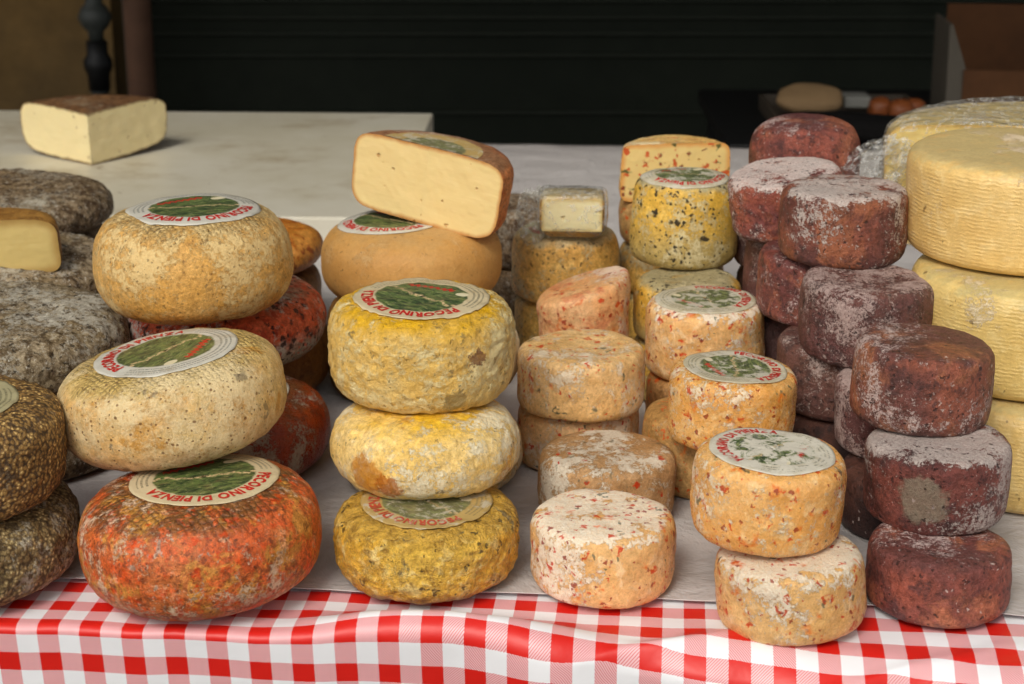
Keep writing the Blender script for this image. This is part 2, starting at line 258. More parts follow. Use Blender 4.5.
M['paste_small'] = paste('olive_cheese_paste', C(214, 190, 122), C(168, 132, 70), ew=.4, holes=False)
M['paste_herb'] = paste('herbed_cheese_paste', C(238, 212, 140), C(230, 160, 80), ew=.25,
        flecks=[dict(c=C(206, 74, 26), s=85, d=.36, r=.42, w=.7), dict(c=C(70, 84, 40), s=60, d=.40, r=.26, sq=(.5, 1, 1.5), w=.5), dict(c=C(128, 40, 24), s=120, d=.12, r=.4, w=.5)])

def label_mat(name, worn=0., tint=C(224, 216, 194), dull=1.0):
    g = G(name); v, gen, tc = g.coords(); uv = tc.outputs['UV']; q = g.xyz(uv)
    r = g.vm('LENGTH', g.xy(q[0], q[1]))
    paper = g.mix(g.mt('MULTIPLY', g.noise(uv, 3, 4, .6), .5), tint, g.mix(.5, tint, C(150, 140, 110)))
    # landscape: rolling green fields, dark hedges, pale tracks
    lv = g.vm('MULTIPLY', uv, (2.0, 6.5, 1.)); lv = g.vm('ADD', lv, g.vm('SCALE', g.noise(uv, 2.5, 2, .5, col=True), sc=.9))
    n1 = g.noise(lv, 1.7, 5, .65); n2 = g.noise(lv, 4.5, 4, .7); n3 = g.noise(uv, 16, 3, .7)
    gr = g.mix(g.step(n1, .38, .60), C(44, 66, 38), C(100, 118, 62))
    gr = g.mix(g.mt('MULTIPLY', g.step(n2, .54, .62), .85), gr, C(34, 42, 32))
    gr = g.mix(g.mt('MULTIPLY', g.mt('SUBTRACT', 1., g.step(n2, .36, .45)), .6), gr, C(160, 156, 98))
    gr = g.mix(g.mt('MULTIPLY', g.step(g.noise(g.vm('ADD', lv, (4., 2., 0.)), 6., 4, .75), .60, .68), .8), gr, C(196, 186, 150))
    tr = g.mt('ABSOLUTE', g.mt('ADD', g.mt('SUBTRACT', q[1], g.mt('MULTIPLY', q[0], -.18)), g.mt('MULTIPLY', g.mt('SUBTRACT', g.noise(g.xy(q[0], 0., 0.), 3, 2, .5), .5), .5)))
    gr = g.mix(g.mt('MULTIPLY', g.mt('SUBTRACT', 1., g.step(tr, .015, .05)), g.step(n3, .42, .55)), gr, C(206, 178, 132))
    # banner script and oval seal
    bx = g.mt('SUBTRACT', q[0], .14); by = g.mt('ADD', g.mt('ADD', q[1], .44), g.mt('MULTIPLY', bx, -.22))
    sc = g.mt('MULTIPLY', g.mt('SINE', g.mt('MULTIPLY', bx, 62.)), .028)
    bm = g.mt('MULTIPLY', g.mt('SUBTRACT', 1., g.step(g.mt('ABSOLUTE', g.mt('ADD', by, sc)), .03, .055)), g.mt('LESS_THAN', g.mt('ABSOLUTE', bx), .36))
    gr = g.mix(bm, gr, C(190, 40, 26))
    ov = g.vm('LENGTH', g.xy(g.mt('MULTIPLY', g.mt('ADD', q[0], .45), 1.), g.mt('MULTIPLY', g.mt('ADD', q[1], .40), 1.6)))
    gr = g.mix(g.mt('SUBTRACT', 1., g.step(ov, .11, .13)), gr, C(228, 216, 178))
    inside = g.mt('SUBTRACT', 1., g.step(g.mt('ADD', r, g.mt('MULTIPLY', g.mt('SUBTRACT', g.noise(uv, 7, 3, .6), .5), .08)), .66, .70))
    c = g.mix(inside, paper, gr)
    # rows of fine print opposite the big lettering
    rows = g.mt('GREATER_THAN', g.mt('SINE', g.mt('MULTIPLY', r, 92.)), .1)
    an = g.mt('ARCTAN2', q[1], q[0])
    brk = g.step(g.noise(g.xy(g.mt('MULTIPLY', an, 26.), g.mt('MULTIPLY', g.mt('FLOOR', g.mt('MULTIPLY', r, 14.6)), 5.)), 1.6, 1, .5), .42, .5)
    fp = g.mt('MULTIPLY', g.mt('MULTIPLY', rows, brk), g.mt('MULTIPLY', g.mt('MULTIPLY', g.mt('GREATER_THAN', r, .74), g.mt('LESS_THAN', r, .91)), g.mt('LESS_THAN', q[1], .05)))
    c = g.mix(g.mt('MULTIPLY', fp, .62), c, C(60, 66, 54))
    wm = 0.
    c = g.mix(g.mt('MULTIPLY', g.step(g.noise(v, 30, 5, .7), .54, .68), .35), c, C(150, 128, 84))
    if worn:
        wm = g.mt('MULTIPLY', g.step(g.noise(v, 75, 7, .72, .5), .62-worn*.22, .70-worn*.18), min(1., .55+worn*.5))
        c = g.mix(wm, c, C(214, 208, 190))
    if dull < 1: c = g.mix(1-dull, c, C(150, 136, 96))
    g.col(c, .38 if not worn else .6, .5)
    g.bump(g.mt('ADD', g.mt('MULTIPLY', g.noise(v, 70, 4, .6), .0009), g.mt('MULTIPLY', g.noise(v, 300, 3, .6), .0002)))
    return g.m
def ink_mat(name, worn=0., dull=1.):
    g = G(name); v, gen, tc = g.coords()
    c = g.mix(g.step(g.noise(v, 300, 3, .6), .45, .7), C(196, 28, 24), C(206, 66, 50))
    if worn: c = g.mix(g.mt('MULTIPLY', g.step(g.noise(v, 75, 7, .72, .5), .62-worn*.22, .70-worn*.18), min(1., .5+worn*.5)), c, C(214, 208, 190))
    if dull < 1: c = g.mix((1-dull)*1.2, c, C(160, 120, 80))
    g.col(c, .45, .4); return g.m
LM = {'clean': (label_mat('printed_label', tint=C(214, 210, 196)), ink_mat('red_ink')),
      'cream': (label_mat('cream_label', tint=C(218, 200, 160)), ink_mat('red_ink_cream')),
      'worn': (label_mat('mouldy_label', worn=.95, tint=C(208, 200, 178)), ink_mat('mouldy_red_ink', worn=.6)),
      'half': (label_mat('half_worn_label', worn=.62, dull=.88, tint=C(206, 196, 168)), ink_mat('half_worn_ink', worn=.4)),
      'dull': (label_mat('soaked_label', worn=.5, tint=C(206, 166, 84), dull=.62), ink_mat('soaked_ink', worn=.5, dull=.75)),
      'olive': (label_mat('olive_label', tint=C(190, 182, 140), dull=.8), ink_mat('olive_ink', dull=.9))}

# ------------------------------------------------------------------ numpy noise
_rs = np.random.RandomState(11); _perm = np.concatenate([_rs.permutation(256)]*3)
_gr = _rs.normal(size=(256, 3)); _gr /= np.linalg.norm(_gr, axis=1)[:, None]
def pn(P):
    P = np.asarray(P, float); I = np.floor(P).astype(int); F_ = P-I; I &= 255
    U = F_*F_*F_*(F_*(F_*6-15)+10); out = 0
    for dx in (0, 1):
        for dy in (0, 1):
            for dz in (0, 1):
                h = _perm[_perm[_perm[I[..., 0]+dx]+I[..., 1]+dy]+I[..., 2]+dz]
                gd = (_gr[h]*(F_-np.array([dx, dy, dz]))).sum(-1)
                out = out + gd*(U[..., 0] if dx else 1-U[..., 0])*(U[..., 1] if dy else 1-U[..., 1])*(U[..., 2] if dz else 1-U[..., 2])
    return out

# ------------------------------------------------------------------ object helpers
def tag(o, label, cat, group=None):
    o['label'] = label; o['category'] = cat
    if group: o['group'] = group
    return o
def struct(o, kind='structure'): o['kind'] = kind; return o
def empty(name, loc, rot=None):
    o = bpy.data.objects.new(name, None); COL.objects.link(o); o.location = loc; o.empty_display_size = .02
    if rot: o.rotation_euler = rot
    return o
def mesh_obj(name, V, Fc, mat, parent=None, smooth=True, uv=None, loc=None):
    me = bpy.data.meshes.new(name); me.from_pydata([tuple(x) for x in V], [], Fc); me.update()
    if smooth: me.polygons.foreach_set('use_smooth', [True]*len(me.polygons))
    if uv is not None:
        li = np.empty(len(me.loops), int); me.loops.foreach_get('vertex_index', li)
        ul = me.uv_layers.new(name='UVMap'); ul.data.foreach_set('uv', np.asarray(uv, float)[li].ravel())
    me.materials.append(mat)
    o = bpy.data.objects.new(name, me); COL.objects.link(o)
    if parent: o.parent = parent
    if loc is not None: o.location = loc
    return o
def grid_faces(nu, nv, wrap=False, off=0):
    f = []
    for i in range(nv-1):
        for j in range(nu if wrap else nu-1):
            k = (j+1) % nu; f.append((off+i*nu+j, off+i*nu+k, off+(i+1)*nu+k, off+(i+1)*nu+j))
    return f
class MB:
    """collects boxes and lathes into one mesh"""
    def __init__(s): s.V = []; s.F = []
    def add(s, V, Fc):
        n = len(s.V); s.V += [tuple(v) for v in V]; s.F += [tuple(i+n for i in f) for f in Fc]; return s
    def box(s, a, b, M_=None, bev=0):
        (x0, y0, z0), (x1, y1, z1) = a, b
        V = [(x0, y0, z0), (x1, y0, z0), (x1, y1, z0), (x0, y1, z0), (x0, y0, z1), (x1, y0, z1), (x1, y1, z1), (x0, y1, z1)]
        if M_: V = [tuple(M_ @ Vector(v)) for v in V]
        return s.add(V, [(0, 3, 2, 1), (4, 5, 6, 7), (0, 1, 5, 4), (1, 2, 6, 5), (2, 3, 7, 6), (3, 0, 4, 7)])
    def lathe(s, prof, c=(0, 0, 0), n=32):
        V = []; Fc = []
        for (r, z) in prof:
            for k in range(n): a = 2*math.pi*k/n; V.append((c[0]+r*math.cos(a), c[1]+r*math.sin(a), c[2]+z))
        Fc = grid_faces(n, len(prof), True); Fc.append(tuple(range(n))[::-1]); Fc.append(tuple(range(n*(len(prof)-1), n*len(prof))))
        return s.add(V, Fc)
    def build(s, name, mat, parent=None, smooth=False, bevel=0, loc=None):
        o = mesh_obj(name, s.V, s.F, mat, parent, smooth, loc=loc)
        if bevel:
            m = o.modifiers.new('bevel', 'BEVEL'); m.width = bevel; m.segments = 3; m.limit_method = 'ANGLE'
        return o

def simple(name, c, rough=.6, spec=.4, grain=.15, sc=60, bump=.0003, c2=None):
    g = G(name); v, gen, tc = g.coords()
    k = g.mix(g.step(g.noise(v, sc*.2, 5, .65), .35, .65), c, c2 or c)
    gr = g.mt('MULTIPLY_ADD', g.mt('SUBTRACT', g.noise(v, sc, 5, .7), .5), grain*2.5, 1.)
    g.col(g.mix(1., k, g.xy(gr, gr, gr), 'MULTIPLY'), rough, spec); g.bump(g.mt('MULTIPLY', g.noise(v, sc, 5, .7), bump)); return g.m

# ================================================================== large structure
gm = simple('dark_paving', C(58, 54, 48), .8, .3, .3, 20, .003)
struct(mesh_obj('ground', [(-150, -150, 0), (150, -150, 0), (150, 150, 0), (-150, 150, 0)], [(0, 1, 2, 3)], gm, smooth=False))

TH = R_(-5.0); E0 = np.array([0.0, 1.232])          # table frame: u runs along the front edge, v to the back
def tw(u, v, z):                                     # table frame -> world
    ca, sa = math.cos(TH), math.sin(TH)
    return (E0[0]+u*ca-v*sa, E0[1]+u*sa+v*ca, TZ+z)
TROT = (0, 0, TH)
# table under the cloth
wood = simple('raw_table_wood', C(120, 92, 62), .7, .3, .25, 40)
tb = empty('trestle_table', tw(0, 0, -TZ), TROT); tag(tb, 'wooden trestle table under the red checked cloth', 'table')
MB().box((-1.1, .085, TZ-.034), (1.1, 1.80, TZ-.006)).build('table_top', wood, tb, bevel=.004)
for sx in (-1.0, .95):
    for sy in (.12, 1.66): MB().box((sx, sy, 0), (sx+.05, sy+.05, TZ-.036)).build('leg', wood, tb)

# checked cloth: lies over the table, rolls over the front edge and hangs down
def gingham():
    g = G('red_gingham_vinyl'); v, gen, tc = g.coords(); q = g.xyz(tc.outputs['UV'])
    P = .0335
    w1 = g.mt('MULTIPLY', g.mt('SUBTRACT', g.noise(tc.outputs['UV'], 900, 1, .5), .5), .0011)
    fu = g.mt('FRACT', g.mt('MULTIPLY', g.mt('ADD', g.mt('ADD', q[0], w1), 20*P+.0035), 1/P)); fv = g.mt('FRACT', g.mt('MULTIPLY', g.mt('ADD', g.mt('ADD', q[1], w1), 20*P+.004), 1/P))
    a = g.mt('LESS_THAN', fu, .5); b = g.mt('LESS_THAN', fv, .5)
    red = g.mt('MULTIPLY', a, b); one = g.mt('ABSOLUTE', g.mt('SUBTRACT', a, b))
    # diagonal hatching of the pink squares
    def hat(sx, sy):
        ph = g.mt('ADD', g.mt('ADD', g.mt('MULTIPLY', q[0], sx), g.mt('MULTIPLY', q[1], sy)), g.mt('MULTIPLY', g.noise(tc.outputs['UV'], 160, 2, .5), 2.4))
        return g.mt('MULTIPLY_ADD', g.mt('SINE', ph), .5, .5)
    hh = g.mt('MAXIMUM', g.mt('MULTIPLY', g.step(hat(2900, 2900), .45, .9), a), g.mt('MULTIPLY', g.step(hat(2900, -2900), .45, .9), b))
    white = g.mix(g.mt('MULTIPLY', g.noise(v, 25, 3, .6), .25), C(244, 244, 246), C(228, 228, 232))
    redc = g.mix(g.noise(v, 40, 3, .6), C(210, 28, 20), C(224, 38, 28))
    pink = g.mix(g.mt('MULTIPLY_ADD', hh, .50, .28), C(244, 220, 222), C(212, 52, 58))
    c = g.mix(one, white, pink); c = g.mix(red, c, redc)
    g.col(c, .42, .45); g.bump(g.mt('ADD', g.mt('MULTIPLY', g.noise(v, 28, 3, .5), .0016), g.mt('MULTIPLY', g.noise(v, 900, 2, .5), .00005))); return g.m
nu, nvv = 460, 300
us = np.linspace(-1.15, 1.15, nu)
ss = np.concatenate([np.linspace(-.45, -.02, 80), np.linspace(-.018, .20, 140), np.linspace(.21, 1.865, 80)])   # arc length; s<0 hangs
V = []; UV = []
rad = .016
for s in ss:
    P3 = np.stack([us, 0*us, 0*us], 1)
    for j, u in enumerate(us):
        # the roll of the front edge is soft and wide on the right, tighter on the left
        k_ = max(0., min(1., (u+.05)/.35)); rr = .007 + .034*k_*k_*(3-2*k_)
        arc = rr*math.pi/2
        if s > rr: y, z = s, 0.
        elif s > rr-arc:
            t = (rr-s)/rr; y = rr-rr*math.sin(t); z = -rr+rr*math.cos(t)
        else:
            z = -rr-(rr-arc-s); y = 0.
        wgt = 1/(1+math.exp((s-.012)/.010))
        hang = max(0, -s)
        wv_ = .25+.95*max(0., min(1., (u+.18)/.2)); y += -wgt*wv_*(.004*math.sin(u*31+1.2)+.0025*math.sin(u*57+s*9))-hang*wv_*(.06*math.sin(u*14+.6)+.04*math.sin(u*33))+hang*.15
        # ruck of loose cloth pushed up along the edge in the middle
        z += .017*math.exp(-(abs((u+.045)/.105))**3)*math.exp(-((s-.018)/.020)**2) + .006*math.exp(-((u-.17)/.06)**2)*math.exp(-((s-.03)/.02)**2)
        z += .005*math.exp(-((u-.12-(s-.02)*2.2)/.018)**2)*math.exp(-((s-.01)/.035)**2) + .0045*math.exp(-((u-.30-(s-.02)*2.5)/.02)**2)*math.exp(-((s-.0)/.05)**2)
        y -= .030*k_/(1+math.exp((s-.06)/.02))
        V.append((u, y, z)); UV.append((u, s))
# gentle rolls for the loose front strip
V = np.array(V); front = 1/(1+np.exp((V[:, 1]-.11)/.02))
V[:, 2] += front*.004*np.abs(pn(np.stack([V[:, 0]*9, V[:, 1]*16, 0*V[:, 0]+3.3], 1)))
V[:, 2] += .0012*pn(np.stack([V[:, 0]*30, V[:, 1]*30, 0*V[:, 0]], 1))*front
cloth = mesh_obj('tablecloth', V, grid_faces(nu, len(ss)), gingham(), uv=UV)
cloth.location = tw(0, 0, 0); cloth.rotation_euler = TROT
tag(cloth, 'red and white checked vinyl cloth hanging over the front edge of the table', 'tablecloth')
# white paper sheet laid over the checked cloth
g = G('white_table_paper'); v, gen, tc = g.coords()
g.col(g.mix(g.step(g.noise(v, 5, 5, .6), .3, .75), C(200, 195, 192), C(184, 178, 175)), .5, .4)
g.bump(g.mt('ADD', g.mt('MULTIPLY', g.noise(v, 11, 5, .62, .4), .011), g.mt('MULTIPLY', g.noise(v, 80, 3, .5), .0003))); paper_m = g.m
nu, nv = 200, 160; V = []
for i in range(nv):
    for j in range(nu):
        u = -1.06+2.13*j/(nu-1); t = i/(nv-1); v0 = .080 + .004*math.sin(u*9)+.003*math.sin(u*23+1); vv = v0+(1.845-v0)*t**1.5
        V.append((u, vv, .0035))
V = np.array(V); e = np.exp(-(V[:, 1]-.080)/.03)
V[:, 2] += .002*(pn(np.stack([V[:, 0]*14, V[:, 1]*14, 0*V[:, 0]], 1))+.5)+e*.004*np.abs(pn(np.stack([V[:, 0]*10, V[:, 1]*3, 0*V[:, 0]+9], 1)))
pp = mesh_obj('paper_sheet', V, grid_faces(nu, nv), paper_m); pp.location = tw(0, 0, 0); pp.rotation_euler = TROT
tag(pp, 'greyish white paper sheet lying on the checked cloth under the cheeses', 'paper sheet')
m = pp.modifiers.new('thick', 'SOLIDIFY'); m.thickness = .0008; m.offset = 1

# stained white board at the back left
g = G('stained_white_board'); v, gen, tc = g.coords()
c = g.mix(g.step(g.noise(v, 4, 5, .65), .3, .7), C(212, 207, 190), C(196, 189, 166))
c = g.mix(g.mt('MULTIPLY', g.step(g.noise(g.vm('MULTIPLY', v, (1, 1.4, 1)), 5, 8, .70, 0.), .50, .76), .8), c, C(150, 128, 88))
c = g.mix(g.mt('MULTIPLY', fleck(g, v, 16, .15, .1, warp=.8), .7), c, C(110, 84, 50))
g.col(c, .4, .45); g.bump(g.mt('MULTIPLY', g.noise(v, 90, 4, .7), .0004)); board_m = g.m
bd = MB().box((-1.12, 0, 0), (-.165, .745, .050)).build('cutting_board', board_m, bevel=.004)
bd.location = (0.0, 2.335, TZ+.0085); bd.rotation_euler = (0, 0, R_(-2.2))
tag(bd, 'thick off white cutting board with brown stains at the back left of the table', 'cutting board')

# dark stall background
panel_m = simple('dark_green_panel', C(38, 43, 34), .75, .2, .25, 8, .002, c2=C(31, 36, 28))
sh = empty('dark_shutter', (0, 5.0, 0)); tag(sh, 'blackish green slatted shutter closing the stall behind the table', 'shutter')
mb = MB(); mb.box((-1.05, 0, 0), (4.0, .04, 2.4)); mb.build('shutter_panel', panel_m, sh)
mb = MB(); random.seed(4)
z = .12
while z < 2.3:
    mb.box((-1.0, -.022, z), (3.9, -.002, z+.008)); z += random.choice((.045, .06, .11, .16))
mb.build('slats', simple('dark_slat', C(47, 52, 42), .6, .3, .2, 10), sh, bevel=.003)
wallm = simple('brown_plaster', C(136, 108, 66), .9, .15, .35, 9, .004, c2=C(108, 88, 58))
wl = MB().box((-4.5, 4.8, 0), (-1.062, 4.95, 2.6)).build('back_wall', wallm); tag(wl, 'brown stained plaster wall in the back left corner', 'wall')
post = MB().lathe([(.036, 0), (.036, .9), (.034, 1.8), (.036, 2.6)], n=24).build('wall_post', simple('rusty_brown_paint', C(112, 82, 64), .7, .3, .4, 12), smooth=True)
post.location = (-.975, 4.72, 0); tag(post, 'rusty brown vertical post between the brown wall and the dark shutter', 'post')
pole = empty('stand_pole', (-.99, 4.30, 0)); tag(pole, 'dark pole with a grey ball joint and black clamp in front of the brown wall', 'pole')
greym = simple('grey_metal', C(62, 66, 62), .5, .5, .2, 30); blackm = simple('black_plastic', C(14, 14, 14), .5, .4, .1, 30)
zc = lambda y, Y: TZ+.64-Y*math.tan(R_(18)-math.atan((342-y)/1800))
Yp = 4.30
MB().lathe([(.020, zc(104, Yp)-.75), (.020, zc(90, Yp)), (.026, zc(89, Yp))], n=24).build('pole_tube', greym, pole, True)
MB().lathe([(.025, zc(88, Yp)), (.027, zc(72, Yp)), (.034, zc(66, Yp)), (.034, zc(58, Yp)), (.025, zc(52, Yp)), (.025, zc(39, Yp))], n=24).build('clamp', blackm, pole, True)
MB().lathe([(.018, zc(38, Yp)), (.018, zc(30, Yp)), (.032, zc(24, Yp)), (.040, zc(15, Yp)), (.032, zc(6, Yp)), (.02, zc(1, Yp)), (.02, zc(-60, Yp))], n=24).build('ball_joint', greym, pole, True)

# dark bench behind with carton, bag and fruit
bt = -.035
bench = empty('back_bench', (.9, 3.55, 0)); tag(bench, 'black bench behind the table on the right', 'bench')
MB().box((-.5, -.28, TZ+bt-.03), (.8, .3, TZ+bt)).build('bench_top', blackm, bench, bevel=.004)
for sx in (-.48, .73):
    for sy in (-.26, .24): MB().box((sx, sy, 0), (sx+.05, sy+.04, TZ+bt-.032)).build('leg', blackm, bench)
card = simple('cardboard', C(92, 60, 36), .8, .2, .15, 30, c2=C(80, 52, 32)); cardw = simple('white_card_face', C(86, 80, 70), .7, .3, .15, 20)
ct = empty('open_carton', (.850, 3.50, TZ+bt), (0, 0, R_(-6))); tag(ct, 'open cardboard carton with whitish outer flap at the back right corner', 'carton')
mb = MB(); t_ = .006
mb.box((.03, .0, 0), (.5, t_, .10)); mb.box((.03, .30, 0), (.5, .30+t_, .19)); mb.box((.5, 0, 0), (.5+t_, .306, .19)); mb.box((.03, t_, 0), (.5, .3, t_)); mb.build('carton_body', card, ct)
mesh_obj('flap', [(.0, .0, .001), (.070, .0, .001), (.006, .02, .185), (.0, .02, .185), (-.012, .14, .001), (.055, .14, .001), (-.008, .14, .19), (-.014, .14, .19)],
         [(0, 1, 2, 3), (5, 4, 7, 6), (0, 3, 7, 4), (1, 5, 6, 2), (3, 2, 6, 7), (0, 4, 5, 1)], cardw, ct, False)
trm = simple('dark_tray', C(60, 52, 42), .6, .4, .2, 30)
tr = MB().box((0, 0, 0), (.30, .26, .006)).box((0, 0, .006), (.008, .26, .03)).box((.292, 0, .006), (.30, .26, .03)).box((.008, .252, .006), (.292, .26, .03)).box((.008, 0, .006), (.292, .008, .03)).build('tray', trm, bevel=.002)
tr.location = (.50, 3.36, TZ+bt+.001); tag(tr, 'shallow dark tray holding paper bag and orange fruit behind the cheeses', 'tray')
def blob(name, R, sq, mat, loc, rot=(0, 0, 0), amp=.12, seed=0, n=48):
    th = np.linspace(0, math.pi, n//2+1)[1:-1]; V = [(0, 0, -1)]
    for t in th:
        for k in range(n): a = 2*math.pi*k/n; V.append((math.sin(t)*math.cos(a), math.sin(t)*math.sin(a), -math.cos(t)))
    V.append((0, 0, 1)); V = np.array(V); nn = V.copy(); V = np.sign(V)*np.abs(V)**.8
    V = V*(1+amp*pn(nn*1.7+seed))[:, None]*np.array(sq)*R
    F_ = [(0, 1+(k+1) % n, 1+k) for k in range(n)] + grid_faces(n, len(th), True, 1) + [(len(V)-1, len(V)-1-n+k, len(V)-1-n+(k+1) % n) for k in range(n)]
    o = mesh_obj(name, V, F_, mat); o.location = loc; o.rotation_euler = rot; return o
tag(blob('paper_bag', .05, (1.25, .8, .42), simple('brown_paper', C(128, 104, 74), .8, .2, .15, 30), (.575, 3.45, TZ+bt+.052), (R_(22), 0, R_(-12)), .12, 3), 'crumpled brown paper bag lying on the dark tray', 'paper bag')
pk = MB().box((-.026, -.03, 0), (.026, .03, .022)).build('packet', simple('white_packet', C(120, 120, 114), .6, .3, .1, 20), bevel=.004)
pk.location = (.672, 3.50, TZ+bt+.03); tag(pk, 'small off white packet between the paper bag and the orange fruit', 'packet')
orm = simple('orange_peel', C(122, 64, 26), .5, .4, .15, 60)
for (x, y, r, lb) in ((.715, 3.46, .024, 'small orange fruit on the tray beside the white packet'), (.748, 3.43, .026, 'orange fruit on the tray in the middle of the three'), (.777, 3.45, .023, 'orange fruit on the tray nearest the carton')):
    tag(blob('orange_fruit', r, (1, 1, .92), orm, (x, y, TZ+bt+.031), seed=x*9, n=32), lb, 'fruit', 'orange fruit on the tray')
tag(blob('dark_cloth', .09, (1.5, .7, .30), simple('black_cloth', C(16, 15, 15), .9, .1, .2, 40), (.63, 3.30, TZ+bt+.024), (0, 0, R_(-24)), .3, 5), 'black cloth heaped in front of the tray behind the purple cheeses', 'cloth')

# unseen awning, added to keep the sky off the back of the table
aw = empty('added_shade_awning', (0, 0, 0)); tag(aw, 'unseen canvas awning added above the stall to shade its back', 'awning')
aw_m = simple('shade_awning_canvas', C(150, 140, 118), .9, .1, .1, 30)
V = []; 
for i in range(21):
    for j in range(31):
        x = -3.2+6.4*j/30; t = i/20; V.append((x, 1.80+3.5*t, 2.40+.60*t-.06*math.sin(t*math.pi)-.015*math.sin(x*5)))
cv = mesh_obj('canvas', V, grid_faces(31, 21), aw_m, aw); mo = cv.modifiers.new('cloth', 'SOLIDIFY'); mo.thickness = .003
for x in (-3.1, 3.1): MB().lathe([(.02, 0), (.02, 2.41)], (x, 1.84, 0), 16).build('pole', greym, aw, True)

# ================================================================== cheeses
def profile(R, H, p, q, tap, N):
    t = np.linspace(-math.pi/2, math.pi/2, 600)
    r = np.clip(np.cos(t), 0, 1)**(2/p); zz = .5+.5*np.sign(np.sin(t))*np.abs(np.sin(t))**(2/q)
    r = r*(1-tap*(zz-.5))*R; z = zz*H
    L = np.concatenate([[0], np.cumsum(np.hypot(np.diff(r), np.diff(z)))]); s = np.linspace(0, L[-1], N)
    r = np.interp(s, L, r); z = np.interp(s, L, z); r[0] = r[-1] = 0
    dr, dz = np.gradient(r), np.gradient(z); n = np.hypot(dr, dz)+1e-12
    nr, nz = dz/n, -dr/n
    k = np.ones(5)/5; nr = np.convolve(np.pad(nr, 2, 'edge'), k, 'valid'); nz = np.convolve(np.pad(nz, 2, 'edge'), k, 'valid')
    return r, z, nr, nz
ROUGH = dict(   # (large, medium, fine) real relief in metres, wrinkle amount
    smooth=(.0010, .0002, .0000, 0), std=(.0018, .0006, .0003, 0), drum=(.0021, .0006, .0003, 0), wavy=(.0025, .0009, .0005, .0004), wrinkle=(.0020, .0006, .0006, .0010), mould=(.004, .0014, .0009, .0006))
def rind_verts(R, H, p, q, tap, seed, relief, a0=0., a1=2*math.pi, res=1., shear=0.):
    full = a1-a0 > 6.28
    N = int((R*2+H)/.0021*res); Na = int((a1-a0)*R/.0022*res)
    N = max(40, min(N, 170)); Na = max(40, min(Na, 330))
    r, z, nr, nz = profile(R, H, p, q, tap, N)
    A = np.linspace(a0, a1, Na, endpoint=not full); ca, sa = np.cos(A), np.sin(A)
    P = np.stack([np.outer(r, ca), np.outer(r, sa), np.repeat(z[:, None], Na, 1)], -1)
    Nn = np.stack([np.outer(nr, ca), np.outer(nr, sa), np.repeat(nz[:, None], Na, 1)], -1)
    o = seed*13.7; lo, mi, fi, wr = ROUGH[relief]
    dd = lo*1.6*pn(P/(R*.9)+o)+mi*1.8*pn(P/.014+o+5)+fi*1.8*pn(P/.0062+o+9)
    if wr:
        Q = P/.0125+o; Q = Q+1.2*np.stack([pn(P/.03+o+1), pn(P/.03+o+2), pn(P/.03+o+3)], -1)
        Q = Q*np.array([.75, .75, 1.35])
        dd = dd - wr*1.5*(1-np.abs(pn(Q))*2.4).clip(0)**2
    P = P+Nn*dd[..., None]
    P[..., 2] *= 1+shear*P[..., 0]/R*np.clip(P[..., 2]/H, 0, 1)
    return P, full
def rind_mesh(P, full):
    N, Na = P.shape[:2]
    V = [P[0].mean(0)]+list(P[1:-1].reshape(-1, 3))+[P[-1].mean(0)]
    F_ = [] ; n = Na
    nxt = lambda k: (k+1) % n
    rng = range(n if full else n-1)
    F_ += [(0, 1+nxt(k), 1+k) for k in rng]
    F_ += grid_faces(n, N-2, full, 1)
    t = len(V)-1; b = 1+(N-3)*n
    F_ += [(t, b+k, b+nxt(k)) for k in rng]
    return np.array(V), F_

